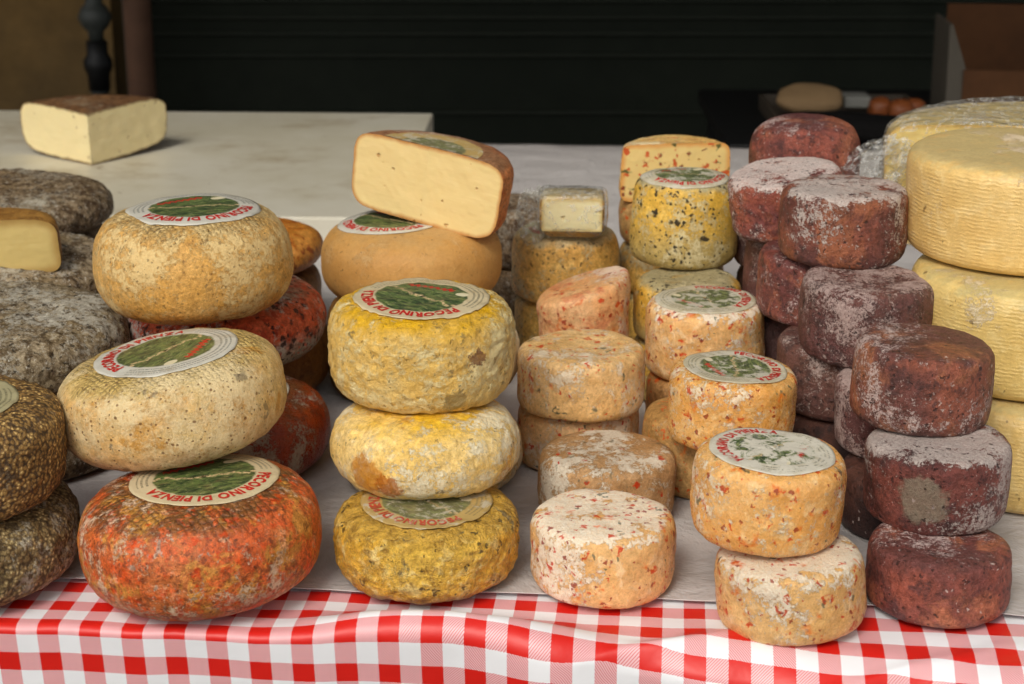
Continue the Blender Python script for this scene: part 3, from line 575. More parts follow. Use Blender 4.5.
_gl = {}
def glyph(ch):
    if ch not in _gl:
        cu = bpy.data.curves.new('glyph', 'FONT'); cu.body = ch; cu.size = 1; cu.offset = .040; cu.resolution_u = 3
        ob = bpy.data.objects.new('glyph', cu); me = bpy.data.meshes.new_from_object(ob)
        V = np.array([v.co[:] for v in me.vertices]) if len(me.vertices) else np.zeros((0, 3)); F_ = [tuple(pl.vertices) for pl in me.polygons]
        bpy.data.objects.remove(ob); bpy.data.curves.remove(cu); bpy.data.meshes.remove(me); _gl[ch] = (V, F_)
    return _gl[ch]
def add_label(parent, bvh, rl, az, style, cx=0., cy=0., H=.06, ragged=.012, seed=1, span=150., lift=.0006, text='PECORINO DI PIENZA'):
    lm, im = LM[style]
    nr, na = 22, 110; V = []; UV = []
    def surf(x, y):
        h = bvh.ray_cast(Vector((x, y, H*2)), Vector((0, 0, -1)))
        return h[0].z if h[0] is not None else H*.9
    ra = R_(az-90)                       # label frame: big lettering sits along +y, then turned to az
    ct_, st_ = math.cos(ra), math.sin(ra)
    Z = np.zeros((nr, na)); X = np.zeros((nr, na)); Y = np.zeros((nr, na))
    for i in range(nr):
        for k in range(na):
            a = 2*math.pi*k/na; rj = rl*(i+.35)/(nr-.65)
            if i == nr-1: rj *= 1+ragged*(1.6*pn(np.array([math.cos(a)*2.2+seed, math.sin(a)*2.2, seed*1.7]))+.5*pn(np.array([math.cos(a)*7+seed, math.sin(a)*7, 2.])))
            ux, uy = rj*math.cos(a), rj*math.sin(a)
            X[i, k] = cx+ux*ct_-uy*st_; Y[i, k] = cy+ux*st_+uy*ct_; Z[i, k] = surf(X[i, k], Y[i, k]); UV.append((ux/rl, uy/rl))
    for _ in range(3):
        Zs = Z.copy(); Zs[1:-1] = (Z[1:-1]*2+Z[:-2]+Z[2:]+np.roll(Z, 1, 1)[1:-1]+np.roll(Z, -1, 1)[1:-1])/6; Z = np.maximum(Zs, Z-.0003)
    rr_ = (np.arange(nr)/(nr-1.))[:, None]
    Z = Z+lift+.0007*np.clip(pn(np.stack([X*40+seed, Y*40, 0*X], -1)), 0, 1)*rr_**4*2
    V = np.stack([X, Y, Z], -1).reshape(-1, 3)
    F_ = grid_faces(na, nr, True)+[tuple(range(na))]
    lo = mesh_obj('label', V, F_, lm, parent, uv=np.array(UV))
    sd = lo.modifiers.new('paper', 'SOLIDIFY'); sd.thickness = .00025; sd.offset = -1
    # lettering bent round the rim, tops outward
    lb = BVHTree.FromPolygons([Vector(v) for v in V], F_)
    s = rl*.225; widths = [(.34 if c == ' ' else (glyph(c)[0][:, 0].max()-glyph(c)[0][:, 0].min())+.09) for c in text]
    tot = sum(widths); LV = []; LF = []; pos = 0.
    for c, wd in zip(text, widths):
        gv, gf = glyph(c)
        if c != ' ':
            x0 = gv[:, 0].min()
            a = R_(90+span/2-span*(pos+wd/2)/tot); wsc = R_(span)*(rl*.83)/tot
            base = len(LV)
            for (gx, gy, _) in gv:
                lx = (gx-x0-(wd-.09)/2)*wsc; ly = gy*s
                aa = a-lx/(rl*.83); rad_ = rl*.725+ly
                ux, uy = rad_*math.cos(aa), rad_*math.sin(aa)
                x, y = cx+ux*ct_-uy*st_, cy+ux*st_+uy*ct_
                h = lb.ray_cast(Vector((x, y, H*2)), Vector((0, 0, -1)))
                LV.append((x, y, (h[0].z if h[0] is not None else H)+.0007))
            LF += [tuple(base+i for i in f) for f in gf]
        pos += wd
    mesh_obj('lettering', LV, LF, im, lo, smooth=False)
    return lo

def place(o, X, Y, z, H, tx, ty, rz=0.):
    """X, Y of the middle, z of the underside; small tilts about the middle"""
    Rm = Matrix.Rotation(R_(ty), 3, 'Y') @ Matrix.Rotation(R_(tx), 3, 'X') @ Matrix.Rotation(R_(rz), 3, 'Z')
    c = Vector((X, Y, TZ+.0045+z+H/2)) - Rm @ Vector((0, 0, H/2))
    o.matrix_world = Matrix.Translation(c) @ Rm.to_4x4()
_seed = [0]
def wheel(name, label, cat, group, mat, X, Y, z, R, H, pq, t=(0, 0), tap=0., relief='std', lab=None, res=1., shear=0., rz=0.):
    _seed[0] += 1; sd = _seed[0]; pq = (pq[0], pq[1]*(1+.16*math.sin(sd*7.1))); tap += .035*math.sin(sd*3.3)
    P, full = rind_verts(R, H, pq[0], pq[1], tap, sd, relief, res=res, shear=shear)
    V, F_ = rind_mesh(P, full)
    if lab:
        root = empty(name, (0, 0, 0)); place(root, X, Y, z, H, t[0], t[1]); o = mesh_obj('rind', V, F_, M[mat], root)
        bv = BVHTree.FromPolygons([Vector(v) for v in V], F_)
        kw = dict(lab); fr = kw.pop('r'); az = kw.pop('az'); st = kw.pop('style')
        add_label(root, bv, fr*R, az, st, H=H, seed=sd, **kw)
    else:
        root = mesh_obj(name, V, F_, M[mat]); place(root, X, Y, z, H, t[0], t[1], rz)
    tag(root, label, cat, group); return root
def cut_wheel(name, label, cat, group, mat, pmat, X, Y, z, R, H, pq, a0, a1, t=(0, 0), rz=0., relief='std', lab=None, tap=0.):
    """part of a wheel between two angles; cut faces close it. X, Y = axis of the wheel"""
    _seed[0] += 1; sd = _seed[0]; pq = (pq[0], pq[1]*(1+.16*math.sin(sd*7.1))); tap += .035*math.sin(sd*3.3)
    P, full = rind_verts(R, H, pq[0], pq[1], tap, sd, relief, R_(a0), R_(a1))
    V, F_ = rind_mesh(P, False)
    root = empty(name, (0, 0, 0)); place(root, X, Y, z, H, t[0], t[1], rz)
    mesh_obj('rind', V, F_, M[mat], root)
    half = abs((a1-a0)-180) < 1
    outl = [P[:, 0, :], P[:, -1, :]]
    axis = np.stack([np.full(len(P), P[0, :, 0].mean()), np.full(len(P), P[0, :, 1].mean()), outl[0][:, 2]], 1)
    ns = 46
    for side, o_ in enumerate(outl):
        G_ = []; UVs = []
        for k in range(ns):
            f = k/(ns-1); f = f*.999
            row = axis*(1-f)+o_*f; G_.append(row)
        G_ = np.array(G_)                                    # ns x N x 3
        rim = o_
        D = np.sqrt(((G_[:, :, None, :]-rim[None, None, :, :])**2).sum(-1)).min(-1)/.03
        nrm = np.array([math.sin(R_(a0)), -math.cos(R_(a0)), 0]) if side == 0 else np.array([-math.sin(R_(a1)), math.cos(R_(a1)), 0])
        inn = np.clip(D*3, 0, 1)
        G_ = G_+nrm*(((.0012*pn(G_/.02+sd)+.0005*pn(G_/.006+sd+3)))*inn)[..., None]
        fc = grid_faces(len(P), ns)
        if side == 0: fc = [f[::-1] for f in fc]
        mesh_obj('cut_face', G_.reshape(-1, 3), fc, M[pmat], root, uv=np.stack([np.clip(D, 0, 1).ravel(), 0*D.ravel()], 1))
    if lab:
        bv = BVHTree.FromPolygons([Vector(v) for v in V], F_)
        lab_half(root, bv, R, H, a0, a1, **lab)
    tag(root, label, cat, group); return root
def lab_half(parent, bvh, R, H, a0, a1, r, style):
    lm, im = LM[style]; nr, na = 14, 60; V = []; UV = []
    for i in range(nr):
        for k in range(na):
            a = R_(a0+1.5)+(R_(a1-a0-3))*k/(na-1); rr = R*r*(i+.1)/(nr-.9); x, y = rr*math.cos(a), rr*math.sin(a)+.0008
            h = bvh.ray_cast(Vector((x, y, H*2)), Vector((0, 0, -1))); V.append((x, y, (h[0].z if h[0] is not None else H)+.0006)); UV.append((x/(R*r), y/(R*r)))
    mesh_obj('label', V, grid_faces(na, nr), lm, parent, uv=np.array(UV))

W = wheel
DRUM, BOX = (9, 4.5), (12, 7)
W('round_cheese', 'big orange red mottled wheel with label, standing on the checked cloth at lower left', 'cheese', 'large labelled cheese wheels', 'red', -0.2500, 1.3296, 0.0000, 0.0966, 0.0908, (4.5, 2.3), (0, -3), relief='std', lab={'r': 0.62, 'az': -70, 'style': 'cream', 'cx': 0.006, 'cy': 0.01, 'ragged': 0.02})
W('round_cheese', 'brown spotted cream wheel with label, tilted on top of the big orange red wheel', 'cheese', 'large labelled cheese wheels', 'spotted', -0.2840, 1.4208, 0.0888, 0.0942, 0.0820, (5, 2.4), (0, -8), relief='std', lab={'r': 0.64, 'az': 155, 'style': 'clean', 'ragged': 0.03, 'cx': 0.002})
W('round_cheese', 'plain brown wheel in the shade beneath the red and grey wheel', 'cheese', 'large labelled cheese wheels', 'brown', -0.2911, 1.8000, 0.0000, 0.1000, 0.0900, (5, 2.4), (0, 0), relief='std', lab=None)
W('round_cheese', 'dark red wheel with grey patches behind the big orange red wheel', 'cheese', 'large labelled cheese wheels', 'dark_red', -0.2714, 1.5916, 0.0000, 0.1000, 0.0750, (5, 2.4), (0, 0), relief='std', lab={'r': 0.62, 'az': 100, 'style': 'clean'})
W('round_cheese', 'pitted red and grey wheel directly under the ochre labelled wheel', 'cheese', 'large labelled cheese wheels', 'red_grey', -0.2814, 1.6959, 0.0750, 0.0983, 0.0733, (5, 2.4), (0, 0), relief='std', lab=None)
W('round_cheese', 'ochre wheel with white bloom and crisp label on the red and grey wheel', 'cheese', 'large labelled cheese wheels', 'ochre', -0.2949, 1.6093, 0.1500, 0.0917, 0.0975, (5, 2.5), (0, -1), relief='std', lab={'r': 0.66, 'az': -70, 'style': 'clean', 'ragged': 0.05, 'cx': 0.004})
W('round_cheese', 'blistered orange wheel peeping out behind the ochre wheel with the crisp label', 'cheese', 'large labelled cheese wheels', 'orange', -0.3054, 1.9800, 0.0850, 0.0900, 0.0471, (5, 2.4), (0, 0), relief='std', lab={'r': 0.5, 'az': 100, 'style': 'clean'})
W('grainy_cheese', 'pale grainy wheel lowest at the left edge, lying on the checked cloth', 'cheese', 'grey mould wheels on the left', 'grainy_pale', -0.4606, 1.3522, 0.0000, 0.1050, 0.0720, (6, 3), (0, 0), relief='mould', lab=None)
W('grainy_cheese', 'gold grained dark wheel with label at the left edge, on another grainy wheel', 'cheese', 'grey mould wheels on the left', 'grainy', -0.4473, 1.3442, 0.0700, 0.0880, 0.0860, (6, 3.2), (0, 0), relief='wavy', lab={'r': 0.68, 'az': 120, 'style': 'olive', 'cx': -0.004, 'cy': -0.006, 'ragged': 0.02})
W('mouldy_cheese', 'big rough grey mouldy wheel beside the brown spotted cream wheel', 'cheese', 'grey mould wheels on the left', 'grey', -0.4952, 1.6200, 0.0780, 0.1300, 0.0711, (5, 2.4), (0, 0), relief='mould', lab=None)
W('mouldy_cheese', 'grey mouldy wheel that carries the small cut yellowish cheese', 'cheese', 'grey mould wheels on the left', 'grey', -0.5546, 1.8700, 0.0633, 0.1250, 0.0750, (5, 2.4), (0, 0), relief='mould', lab=None)
W('mouldy_cheese', 'brown grey mouldy wheel farthest back at the left, next to the cutting board', 'cheese', 'grey mould wheels on the left', 'grey_dark', -0.6089, 2.1100, 0.1006, 0.1250, 0.0531, (5, 2.4), (0, 0), relief='mould', lab=None)
W('round_cheese', 'ochre deeply wrinkled wheel at the bottom of the yellow stack', 'cheese', 'yellow wrinkled wheels', 'wrinkled', -0.0694, 1.3530, 0.0000, 0.0768, 0.0640, (7, 3.6), (0, 0), relief='wrinkle', lab={'r': 0.7, 'az': -125, 'style': 'dull', 'lift': 0.0012})
W('round_cheese', 'cream wheel with rusty orange patch, middle of the yellow stack', 'cheese', 'yellow wrinkled wheels', 'cream', -0.0724, 1.4119, 0.0620, 0.0800, 0.0640, (5, 2.6), (0, 0), relief='wavy', lab=None)
W('round_cheese', 'bright yellow wrinkled wheel with large label on top of the yellow stack', 'cheese', 'yellow wrinkled wheels', 'yellow', -0.0766, 1.4514, 0.1240, 0.0799, 0.0845, (7, 3.2), (0, 1), relief='wrinkle', lab={'r': 0.72, 'az': -123, 'style': 'cream', 'lift': 0.001})
W('round_cheese', 'dim yellow wheel on the paper behind the ochre wrinkled wheel', 'cheese', 'yellow wrinkled wheels', 'cream', -0.0758, 1.5506, 0.0000, 0.0850, 0.0700, (5, 2.4), (0, 0), relief='wavy', lab=None)
W('round_cheese', 'dim yellow wheel hidden behind the top of the yellow stack', 'cheese', 'yellow wrinkled wheels', 'cream', -0.0774, 1.6248, 0.0680, 0.0850, 0.0700, (5, 2.4), (0, 0), relief='wavy', lab=None)
W('round_cheese', 'smooth beige wheel with label under the tilted half cheese', 'cheese', 'large labelled cheese wheels', 'beige', -0.1047, 1.8146, 0.1000, 0.0943, 0.0840, (4.5, 2.3), (0, 0), relief='smooth', lab={'r': 0.58, 'az': -115, 'style': 'clean', 'cx': -0.022, 'cy': 0.0})
W('round_cheese', 'olive brown drum with green label under the small film wrapped piece', 'cheese', 'specked wheels at the back', 'olive', 0.0600, 1.9445, 0.0650, 0.0600, 0.0755, (11, 5.2), (0, 0), relief='drum', lab={'r': 0.78, 'az': -115, 'style': 'olive'}, tap=0.1)
W('chilli_cheese', 'herb and chilli wheel with white chalky top, frontmost in the middle of the table', 'cheese', 'chilli cheese wheels in the middle of the table', 'chilli_bloom', 0.0735, 1.3357, 0.0000, 0.0589, 0.0621, (11, 5.2), (0, 0), relief='drum', lab=None)
W('chilli_cheese', 'chalky beige herb wheel directly behind the frontmost chilli wheel', 'cheese', 'chilli cheese wheels in the middle of the table', 'chilli_chalk', 0.0837, 1.4750, 0.0000, 0.0608, 0.0619, (11, 5.2), (0, 0), relief='drum', lab=None)
W('chilli_cheese', 'shaded chilli wheel underneath the green and red flecked wheel right of the yellow stack', 'cheese', 'chilli cheese wheels in the middle of the table', 'chilli_herb', 0.0633, 1.6070, 0.0000, 0.0585, 0.0600, (11, 5.2), (0, 0), relief='drum', lab=None)
W('chilli_cheese', 'green and red flecked wheel on top of its pair right of the yellow stack', 'cheese', 'chilli cheese wheels in the middle of the table', 'chilli_herb', 0.0645, 1.5939, 0.0600, 0.0598, 0.0594, (11, 5.2), (0, 0), relief='drum', lab=None)
W('slanted_cheese', 'pinkish mottled cheese with a slanting top in front of the olive brown drum', 'cheese', 'chilli cheese wheels in the middle of the table', 'slump', 0.0735, 1.7600, 0.0650, 0.0469, 0.0672, (11, 5.2), (0, 0), relief='drum', lab=None, shear=.24)
W('specked_cheese', 'tall yellow wheel with black specks and green label at the back', 'cheese', 'specked wheels at the back', 'pepper', 0.1819, 1.8524, 0.1300, 0.0558, 0.0924, (8, 4), (0, 0), relief='drum', lab={'r': 0.84, 'az': -75, 'style': 'half'}, tap=0.08)
W('specked_cheese', 'yellow black specked wheel under the tall labelled one', 'cheese', 'specked wheels at the back', 'pepper', 0.1822, 1.7859, 0.0650, 0.0567, 0.0660, (8, 4), (0, 0), relief='drum', lab=None, tap=0.08)
W('chilli_cheese', 'labelled chilli wheel farthest back, in front of the black specked pair', 'cheese', 'chilli cheese wheels in the middle of the table', 'chilli_bloom', 0.1893, 1.6884, 0.0620, 0.0589, 0.0733, (11, 5.2), (0, 0), relief='drum', lab={'r': 0.84, 'az': 25, 'style': 'half'})
W('chilli_cheese', 'orange glossy chilli wheel with dark green label, middle of the three labelled ones', 'cheese', 'chilli cheese wheels in the middle of the table', 'chilli', 0.1942, 1.4971, 0.0620, 0.0569, 0.0681, (11, 5.2), (0, 3), relief='drum', lab={'r': 0.8, 'az': 10, 'style': 'half'})
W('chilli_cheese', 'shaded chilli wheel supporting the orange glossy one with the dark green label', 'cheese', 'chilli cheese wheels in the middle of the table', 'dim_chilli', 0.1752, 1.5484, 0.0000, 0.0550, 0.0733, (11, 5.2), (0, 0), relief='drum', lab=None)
W('chilli_cheese', 'front labelled chilli wheel whose label is half covered in white mould', 'cheese', 'chilli cheese wheels in the middle of the table', 'chilli', 0.1998, 1.3006, 0.0600, 0.0588, 0.0689, (11, 5.2), (0, 3), relief='drum', lab={'r': 0.83, 'az': 150, 'style': 'worn'})
W('chilli_cheese', 'white bloomed chilli wheel at the bottom of the front pair, on the checked cloth', 'cheese', 'chilli cheese wheels in the middle of the table', 'chilli_bloom', 0.2158, 1.2750, 0.0000, 0.0579, 0.0572, (11, 5.2), (0, -4), relief='drum', lab=None)
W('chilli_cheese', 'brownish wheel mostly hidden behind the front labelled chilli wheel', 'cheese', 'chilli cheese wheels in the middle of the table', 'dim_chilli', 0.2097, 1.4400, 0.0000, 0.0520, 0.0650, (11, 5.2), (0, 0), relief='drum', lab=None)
W('purple_cheese', 'dark wine coloured wheel lowest in the front right stack, on the checked cloth', 'cheese', 'purple rind cheese wheels on the right', 'purple', 0.3383, 1.3028, 0.0000, 0.0558, 0.0528, (13, 6), (0, 0), relief='drum', lab=None)
W('purple_cheese', 'wine coloured wheel with round grey mould patch, middle of the front right stack', 'cheese', 'purple rind cheese wheels on the right', 'purple_patch', 0.3456, 1.3614, 0.0508, 0.0583, 0.0658, (13, 6), (0, -2), relief='drum', lab=None)
W('purple_cheese', 'reddish brown wheel on top of the front right stack', 'cheese', 'purple rind cheese wheels on the right', 'purple', 0.3405, 1.4114, 0.1146, 0.0576, 0.0687, (13, 6), (0, 3), relief='drum', lab=None)
W('purple_cheese', 'grey bloomed pitted wine wheel carrying the topmost front purple wheel', 'cheese', 'purple rind cheese wheels on the right', 'purple_grey', 0.3225, 1.5677, 0.1200, 0.0603, 0.0724, (13, 6), (0, 1), relief='drum', lab=None)
W('purple_cheese', 'purple wheel with snowy flat top beside the big yellow wheel', 'cheese', 'purple rind cheese wheels on the right', 'purple_top', 0.3124, 1.6462, 0.1904, 0.0600, 0.0689, (13, 6), (0, 0), relief='drum', lab=None)
W('purple_cheese', 'pale bloomed purple wheel seen left of the reddish brown top wheel', 'cheese', 'purple rind cheese wheels on the right', 'purple_grey', 0.3407, 1.4923, 0.0600, 0.0560, 0.0620, (13, 6), (0, 0), relief='drum', lab=None)
W('purple_cheese', 'greyish pitted purple wheel behind the orange glossy chilli wheel', 'cheese', 'purple rind cheese wheels on the right', 'purple_grey', 0.3075, 1.5960, 0.0600, 0.0600, 0.0680, (13, 6), (0, 0), relief='drum', lab=None)
W('purple_cheese', 'reddish wheel squeezed between the snowy topped one and the specked stack', 'cheese', 'purple rind cheese wheels on the right', 'purple', 0.2955, 1.6714, 0.1250, 0.0580, 0.0660, (13, 6), (0, 0), relief='drum', lab=None)
W('purple_cheese', 'purple wheel with white top leaning up to the right, next to the tall specked wheel', 'cheese', 'purple rind cheese wheels on the right', 'purple_top', 0.2739, 1.7550, 0.1907, 0.0560, 0.0592, (13, 6), (4, -8), relief='drum', lab=None)
W('purple_cheese', 'dim purple wheel under the leaning white topped one', 'cheese', 'purple rind cheese wheels on the right', 'purple_grey', 0.2940, 1.7900, 0.1030, 0.0550, 0.0680, (13, 6), (0, 0), relief='drum', lab=None)
W('purple_cheese', 'domed purple brown wheel highest at the back of the purple stacks', 'cheese', 'purple rind cheese wheels on the right', 'purple', 0.3097, 1.8700, 0.1800, 0.0582, 0.1001, (4.5, 3), (0, 0), relief='std', lab=None)
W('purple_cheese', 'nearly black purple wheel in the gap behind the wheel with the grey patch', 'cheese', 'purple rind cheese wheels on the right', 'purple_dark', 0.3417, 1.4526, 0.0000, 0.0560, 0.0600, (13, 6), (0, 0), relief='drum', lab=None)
W('yellow_cheese', 'yellow belted wheel lowest at the right edge, on the white paper', 'cheese', 'yellow belted wheels at the right edge', 'belt', 0.4838, 1.5645, 0.0000, 0.1150, 0.1000, (12, 7), (0, 0), relief='smooth', lab=None)
W('yellow_cheese', 'yellow belted wheel in the middle of the right edge stack', 'cheese', 'yellow belted wheels at the right edge', 'belt', 0.4814, 1.5856, 0.1000, 0.1150, 0.1000, (12, 7), (0, 0), relief='smooth', lab=None)
W('yellow_cheese', 'large yellow belted wheel on top of the right edge stack', 'cheese', 'yellow belted wheels at the right edge', 'belt', 0.4828, 1.6338, 0.2000, 0.1150, 0.0975, (12, 7), (0, 0), relief='smooth', lab=None)
W('round_cheese', 'olive brown wheel under the olive drum with the wrapped piece', 'cheese', 'specked wheels at the back', 'olive', 0.06, 1.95, 0, 0.058, 0.066, DRUM, relief='drum', res=.7)
W('round_cheese', 'dark mouldy green wheel in the gap between the smooth beige wheel and the olive drum', 'cheese', 'specked wheels at the back', 'grey_dark', 0.005, 2.09, 0.066, 0.058, 0.07, DRUM, relief='drum', res=.7)
W('round_cheese', 'hidden wheel under the dark mouldy green wheel', 'cheese', 'specked wheels at the back', 'grey_dark', 0.005, 2.09, 0, 0.06, 0.066, DRUM, relief='drum', res=.7)
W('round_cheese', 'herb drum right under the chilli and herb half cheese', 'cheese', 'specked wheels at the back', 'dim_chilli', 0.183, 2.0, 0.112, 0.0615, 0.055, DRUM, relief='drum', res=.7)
W('round_cheese', 'second drum under the chilli and herb half cheese', 'cheese', 'specked wheels at the back', 'olive', 0.183, 2.0, 0.056, 0.061, 0.056, DRUM, relief='drum', res=.7)
W('round_cheese', 'lowest drum of the stack under the chilli and herb half cheese', 'cheese', 'specked wheels at the back', 'olive', 0.183, 2.0, 0, 0.061, 0.056, DRUM, relief='drum', res=.7)
W('specked_cheese', 'lowest yellow specked wheel of the black specked stack', 'cheese', 'specked wheels at the back', 'pepper', 0.182, 1.79, 0, 0.057, 0.066, DRUM, relief='drum', res=.7)
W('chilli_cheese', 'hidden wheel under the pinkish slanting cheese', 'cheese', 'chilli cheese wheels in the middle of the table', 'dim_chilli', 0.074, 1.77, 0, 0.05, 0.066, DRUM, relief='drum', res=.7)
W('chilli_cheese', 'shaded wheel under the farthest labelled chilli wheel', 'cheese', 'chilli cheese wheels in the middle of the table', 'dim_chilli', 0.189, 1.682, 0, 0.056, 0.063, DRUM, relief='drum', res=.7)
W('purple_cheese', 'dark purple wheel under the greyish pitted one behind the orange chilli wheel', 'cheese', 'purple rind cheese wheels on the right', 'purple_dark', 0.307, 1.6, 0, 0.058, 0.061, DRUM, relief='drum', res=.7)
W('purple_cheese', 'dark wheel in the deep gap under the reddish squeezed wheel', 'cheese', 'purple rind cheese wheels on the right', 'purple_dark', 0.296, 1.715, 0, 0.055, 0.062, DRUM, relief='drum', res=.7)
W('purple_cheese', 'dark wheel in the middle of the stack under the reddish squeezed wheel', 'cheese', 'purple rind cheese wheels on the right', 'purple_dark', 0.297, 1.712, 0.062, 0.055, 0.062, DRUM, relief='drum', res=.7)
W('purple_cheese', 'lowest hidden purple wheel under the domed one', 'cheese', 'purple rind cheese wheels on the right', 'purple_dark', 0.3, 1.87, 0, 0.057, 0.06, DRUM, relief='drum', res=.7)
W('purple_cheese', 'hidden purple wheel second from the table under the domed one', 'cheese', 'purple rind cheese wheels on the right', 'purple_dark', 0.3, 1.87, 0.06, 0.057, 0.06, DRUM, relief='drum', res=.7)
W('purple_cheese', 'purple wheel directly under the domed one', 'cheese', 'purple rind cheese wheels on the right', 'purple_grey', 0.297, 1.87, 0.12, 0.06, 0.062, DRUM, relief='drum', res=.7)
W('round_cheese', 'hidden wheel under the smooth beige wheel', 'cheese', 'large labelled cheese wheels', 'brown', -0.105, 1.815, 0, 0.09, 0.101, DRUM, relief='drum', res=.7)
W('round_cheese', 'hidden wheel under the blistered orange wheel', 'cheese', 'large labelled cheese wheels', 'brown', -0.305, 1.99, 0, 0.085, 0.086, DRUM, relief='drum', res=.7)
W('mouldy_cheese', 'dark wheel added under the big rough grey wheel to darken the gap', 'cheese', 'grey mould wheels on the left', 'grey_dark', -0.475, 1.62, 0, 0.108, 0.079, DRUM, relief='drum', res=.7)  # added support, set out sideways and dark so the gap goes darker
W('mouldy_cheese', 'hidden wheel under the grey wheel with the small cut cheese', 'cheese', 'grey mould wheels on the left', 'grey_dark', -0.556, 1.88, 0, 0.115, 0.064, DRUM, relief='drum', res=.7)
W('mouldy_cheese', 'hidden wheel under the farthest brown grey wheel', 'cheese', 'grey mould wheels on the left', 'grey_dark', -0.61, 2.12, 0, 0.12, 0.101, DRUM, relief='drum', res=.7)
W('yellow_cheese', 'hidden yellow wheel low under the film wrapped half wheel', 'cheese', 'yellow belted wheels at the right edge', 'belt', 0.6, 1.9, 0, 0.1, 0.075, DRUM, relief='drum', res=.7)
W('yellow_cheese', 'hidden yellow wheel right under the film wrapped half wheel', 'cheese', 'yellow belted wheels at the right edge', 'belt', 0.6, 1.9, 0.075, 0.1, 0.075, DRUM, relief='drum', res=.7)

# ---- cut pieces
PEC = 'pecorino wheels'
cut_wheel('cheese_half', 'half cheese wheel with smooth pale cut face tilted on the smooth beige wheel', 'cheese', None, 'red_half', 'paste_half', -.0885, 1.79, .186, .087, .080, (8, 4), 0, 180, (2, 7.5), -27, 'std', dict(r=.62, style='dull'))
cut_wheel('cheese_half', 'half cheese wheel studded with red chilli and green herbs in its cut face', 'cheese', None, 'herb_rind', 'paste_herb', .183, 1.975, .166, .062, .064, (14, 7), 0, 180, (0, 0), 8, 'drum')
cut_wheel('cheese_wedge', 'dark crusted quarter wedge with two pale cut faces alone on the cutting board', 'cheese', None, 'brown_wedge', 'paste_wedge', -.634, 2.662, .0545, .158, .078, (9, 3.4), 53, 143, (4, 0), 0, 'wavy')
cut_wheel('cheese_half', 'small cut cheese with yellowish face resting on the big grey mouldy wheel', 'cheese', None, 'brown', 'paste_small', -.538, 1.80, .127, .070, .058, (9, 4), 0, 180, (3, -2), 2, 'std')

# ---- film wrapped pieces
def film(name):
    g = G(name); v, gen, tc = g.coords()
    n = g.noise(v, 45, 4, .65, .6); rid = g.mt('SUBTRACT', 1., g.mt('MULTIPLY', g.mt('ABSOLUTE', g.mt('SUBTRACT', n, .5)), 26.), clamp=True)
    g.col((.80, .80, .77, 1), .5, .3)
    bn = g.n('ShaderNodeBump'); bn.inputs['Distance'].default_value = 1.; g.put(bn.inputs['Height'], g.mt('MULTIPLY', n, .004))
    gl = g.n('ShaderNodeBsdfGlossy'); gl.inputs['Roughness'].default_value = .14; gl.inputs['Color'].default_value = (.95, .95, .93, 1); g.l(bn.outputs[0], gl.inputs['Normal'])
    tr = g.n('ShaderNodeBsdfTransparent'); tr.inputs[0].default_value = (.97, .97, .95, 1)
    mx = g.n('ShaderNodeMixShader'); my = g.n('ShaderNodeMixShader')
    fr = g.n('ShaderNodeLayerWeight'); fr.inputs[0].default_value = .5; cr = g.n('ShaderNodeLayerWeight'); cr.inputs[0].default_value = .5; g.l(bn.outputs[0], cr.inputs['Normal'])
    g.l(g.mt('ADD', g.mt('MULTIPLY', g.mt('POWER', fr.outputs['Facing'], 5.), .35), g.mt('MULTIPLY_ADD', g.mt('POWER', cr.outputs['Facing'], 3.), .40, .03), clamp=True), mx.inputs[0]); g.l(tr.outputs[0], mx.inputs[1]); g.l(gl.outputs[0], mx.inputs[2])
    g.l(g.mt('MULTIPLY_ADD', rid, .32, .03), my.inputs[0]); g.l(mx.outputs[0], my.inputs[1]); g.l(g.b.outputs[0], my.inputs[2]); g.l(my.outputs[0], g.out.inputs[0])
    return g.m
FILM = film('clear_film')
# small wrapped wedge on the olive wheel
wr = empty('wrapped_cheese_piece', (.0655, 1.902, TZ+.0045+.1425), (R_(3), 0, R_(-3))); wr.scale = (1.08, 1.08, 1.08); tag(wr, 'small white cheese piece in crumpled clear film on top of the olive brown wheel', 'cheese')
def piece_verts(off, amp, seed, n=26):
    # superellipsoid block with a cut-away front underside
    V = []; nv_, nu_ = 34, 72
    for i in range(1, nv_):
        t = -math.pi/2+math.pi*i/nv_
        for k in range(nu_):
            a = 2*math.pi*k/nu_; e = .22
            f = lambda c_: math.copysign(abs(c_)**e, c_)
            x = (.0325+off)*f(math.cos(a))*abs(math.cos(t))**.16; y = (.019+off)*f(math.sin(a))*abs(math.cos(t))**.16; z_ = (.0235+off)*math.copysign(abs(math.sin(t))**.35, math.sin(t))
            if z_ < -.009: k_ = (-.009-z_)/.0145; x *= 1-.20*k_; y = y*(1-.25*k_)+.010*k_
            V.append((x, y, z_+.0235))
    V = np.array(V); 
    V += (amp*np.stack([pn(V/.009+seed), pn(V/.009+seed+4), pn(V/.009+seed+8)], -1))
    F_ = grid_faces(nu_, nv_-1, True)+[tuple(range(nu_))[::-1], tuple(range(nu_*(nv_-2), nu_*(nv_-1)))]
    return V, F_
V, F_ = piece_verts(0, .0006, 3); mesh_obj('rind', V, F_, M['olive'], wr)
xs = np.linspace(-.0300, .0300, 40); zs_ = np.linspace(.0120, .0450, 24)
V = np.array([(x*(1-.02*(z_ > .043)), -.0196+.0004*pn(np.array([x*120, z_*120, 1.])), z_) for z_ in zs_ for x in xs])
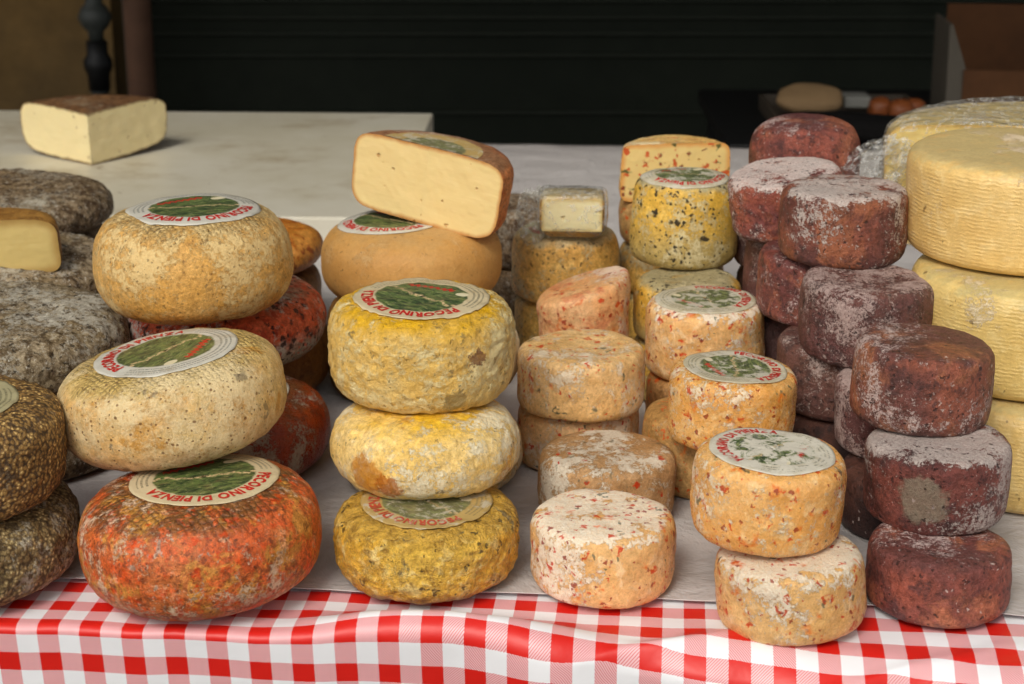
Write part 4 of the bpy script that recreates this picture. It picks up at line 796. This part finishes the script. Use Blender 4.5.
D = np.minimum(np.minimum(V[:, 0]+.030, .030-V[:, 0]), np.minimum(V[:, 2]-.0120, .0450-V[:, 2]))/.03
V2 = np.concatenate([V, V+np.array([0, .003, 0])]); n_ = len(V)
mesh_obj('cut_face', V, grid_faces(40, 24), M['paste_white'], wr, uv=np.stack([D, 0*D], 1))
V, F_ = piece_verts(.0028, .0030, 7); mesh_obj('clear_film', V, F_, FILM, wr)
def crumple(name, sizes, loc, parent, seed, amp=.5, n=90, rot=0.):
    th = np.linspace(.12, math.pi-.12, n//2); V = []
    for t in th:
        for k in range(n): a = 2*math.pi*k/n; V.append((math.sin(t)*math.cos(a), math.sin(t)*math.sin(a), math.cos(t)))
    V = np.array(V); k1 = np.abs(pn(V*2.3+seed))*2+np.abs(pn(V*5+seed))*.9
    V = V*(1-amp*k1)[:, None]*np.array(sizes)
    o = mesh_obj(name, V, grid_faces(n, n//2, True), FILM, parent, smooth=False); o.location = loc; o.rotation_euler = (0, rot, 0); return o
crumple('film_end', (.020, .018, .036), (-.038, .004, .020), wr, 3.3, .42)
# big wrapped half wheel at the back right
wk = cut_wheel('wrapped_cheese_half', 'big yellow half wheel wrapped in clear film behind the belted yellow stack', 'cheese', None, 'belt', 'paste_yellow', .557, 1.835, .150, .168, .128, (14, 7), 0, 180, (0, 0), -3, 'smooth')
P, _ = rind_verts(.172, .134, 10, 6, 0., 77, 'wavy', 0., 2*math.pi, .8)
P[..., 2] -= .002
P[..., 1] = np.maximum(P[..., 1], -.0045-.003*np.abs(pn(P/.02)))
rgx = .0020*(1-np.abs(pn(P*np.array([14, 40, 30.])+3))*3).clip(0)
P[..., 2] += rgx*(P[..., 2] > .1); P[..., 1] -= rgx*(P[..., 1] < 0)
V, F_ = rind_mesh(P, True); mesh_obj('clear_film', V, F_, FILM, wk)
crumple('film_end', (.062, .03, .030), (-.192, -.02, .078), wk, 9.1, .34, 110, rot=-.7)

bpy.context.view_layer.update()
SC.render.engine = 'CYCLES'
SC.cycles.max_bounces = 6; SC.cycles.transparent_max_bounces = 12; SC.cycles.use_denoising = True
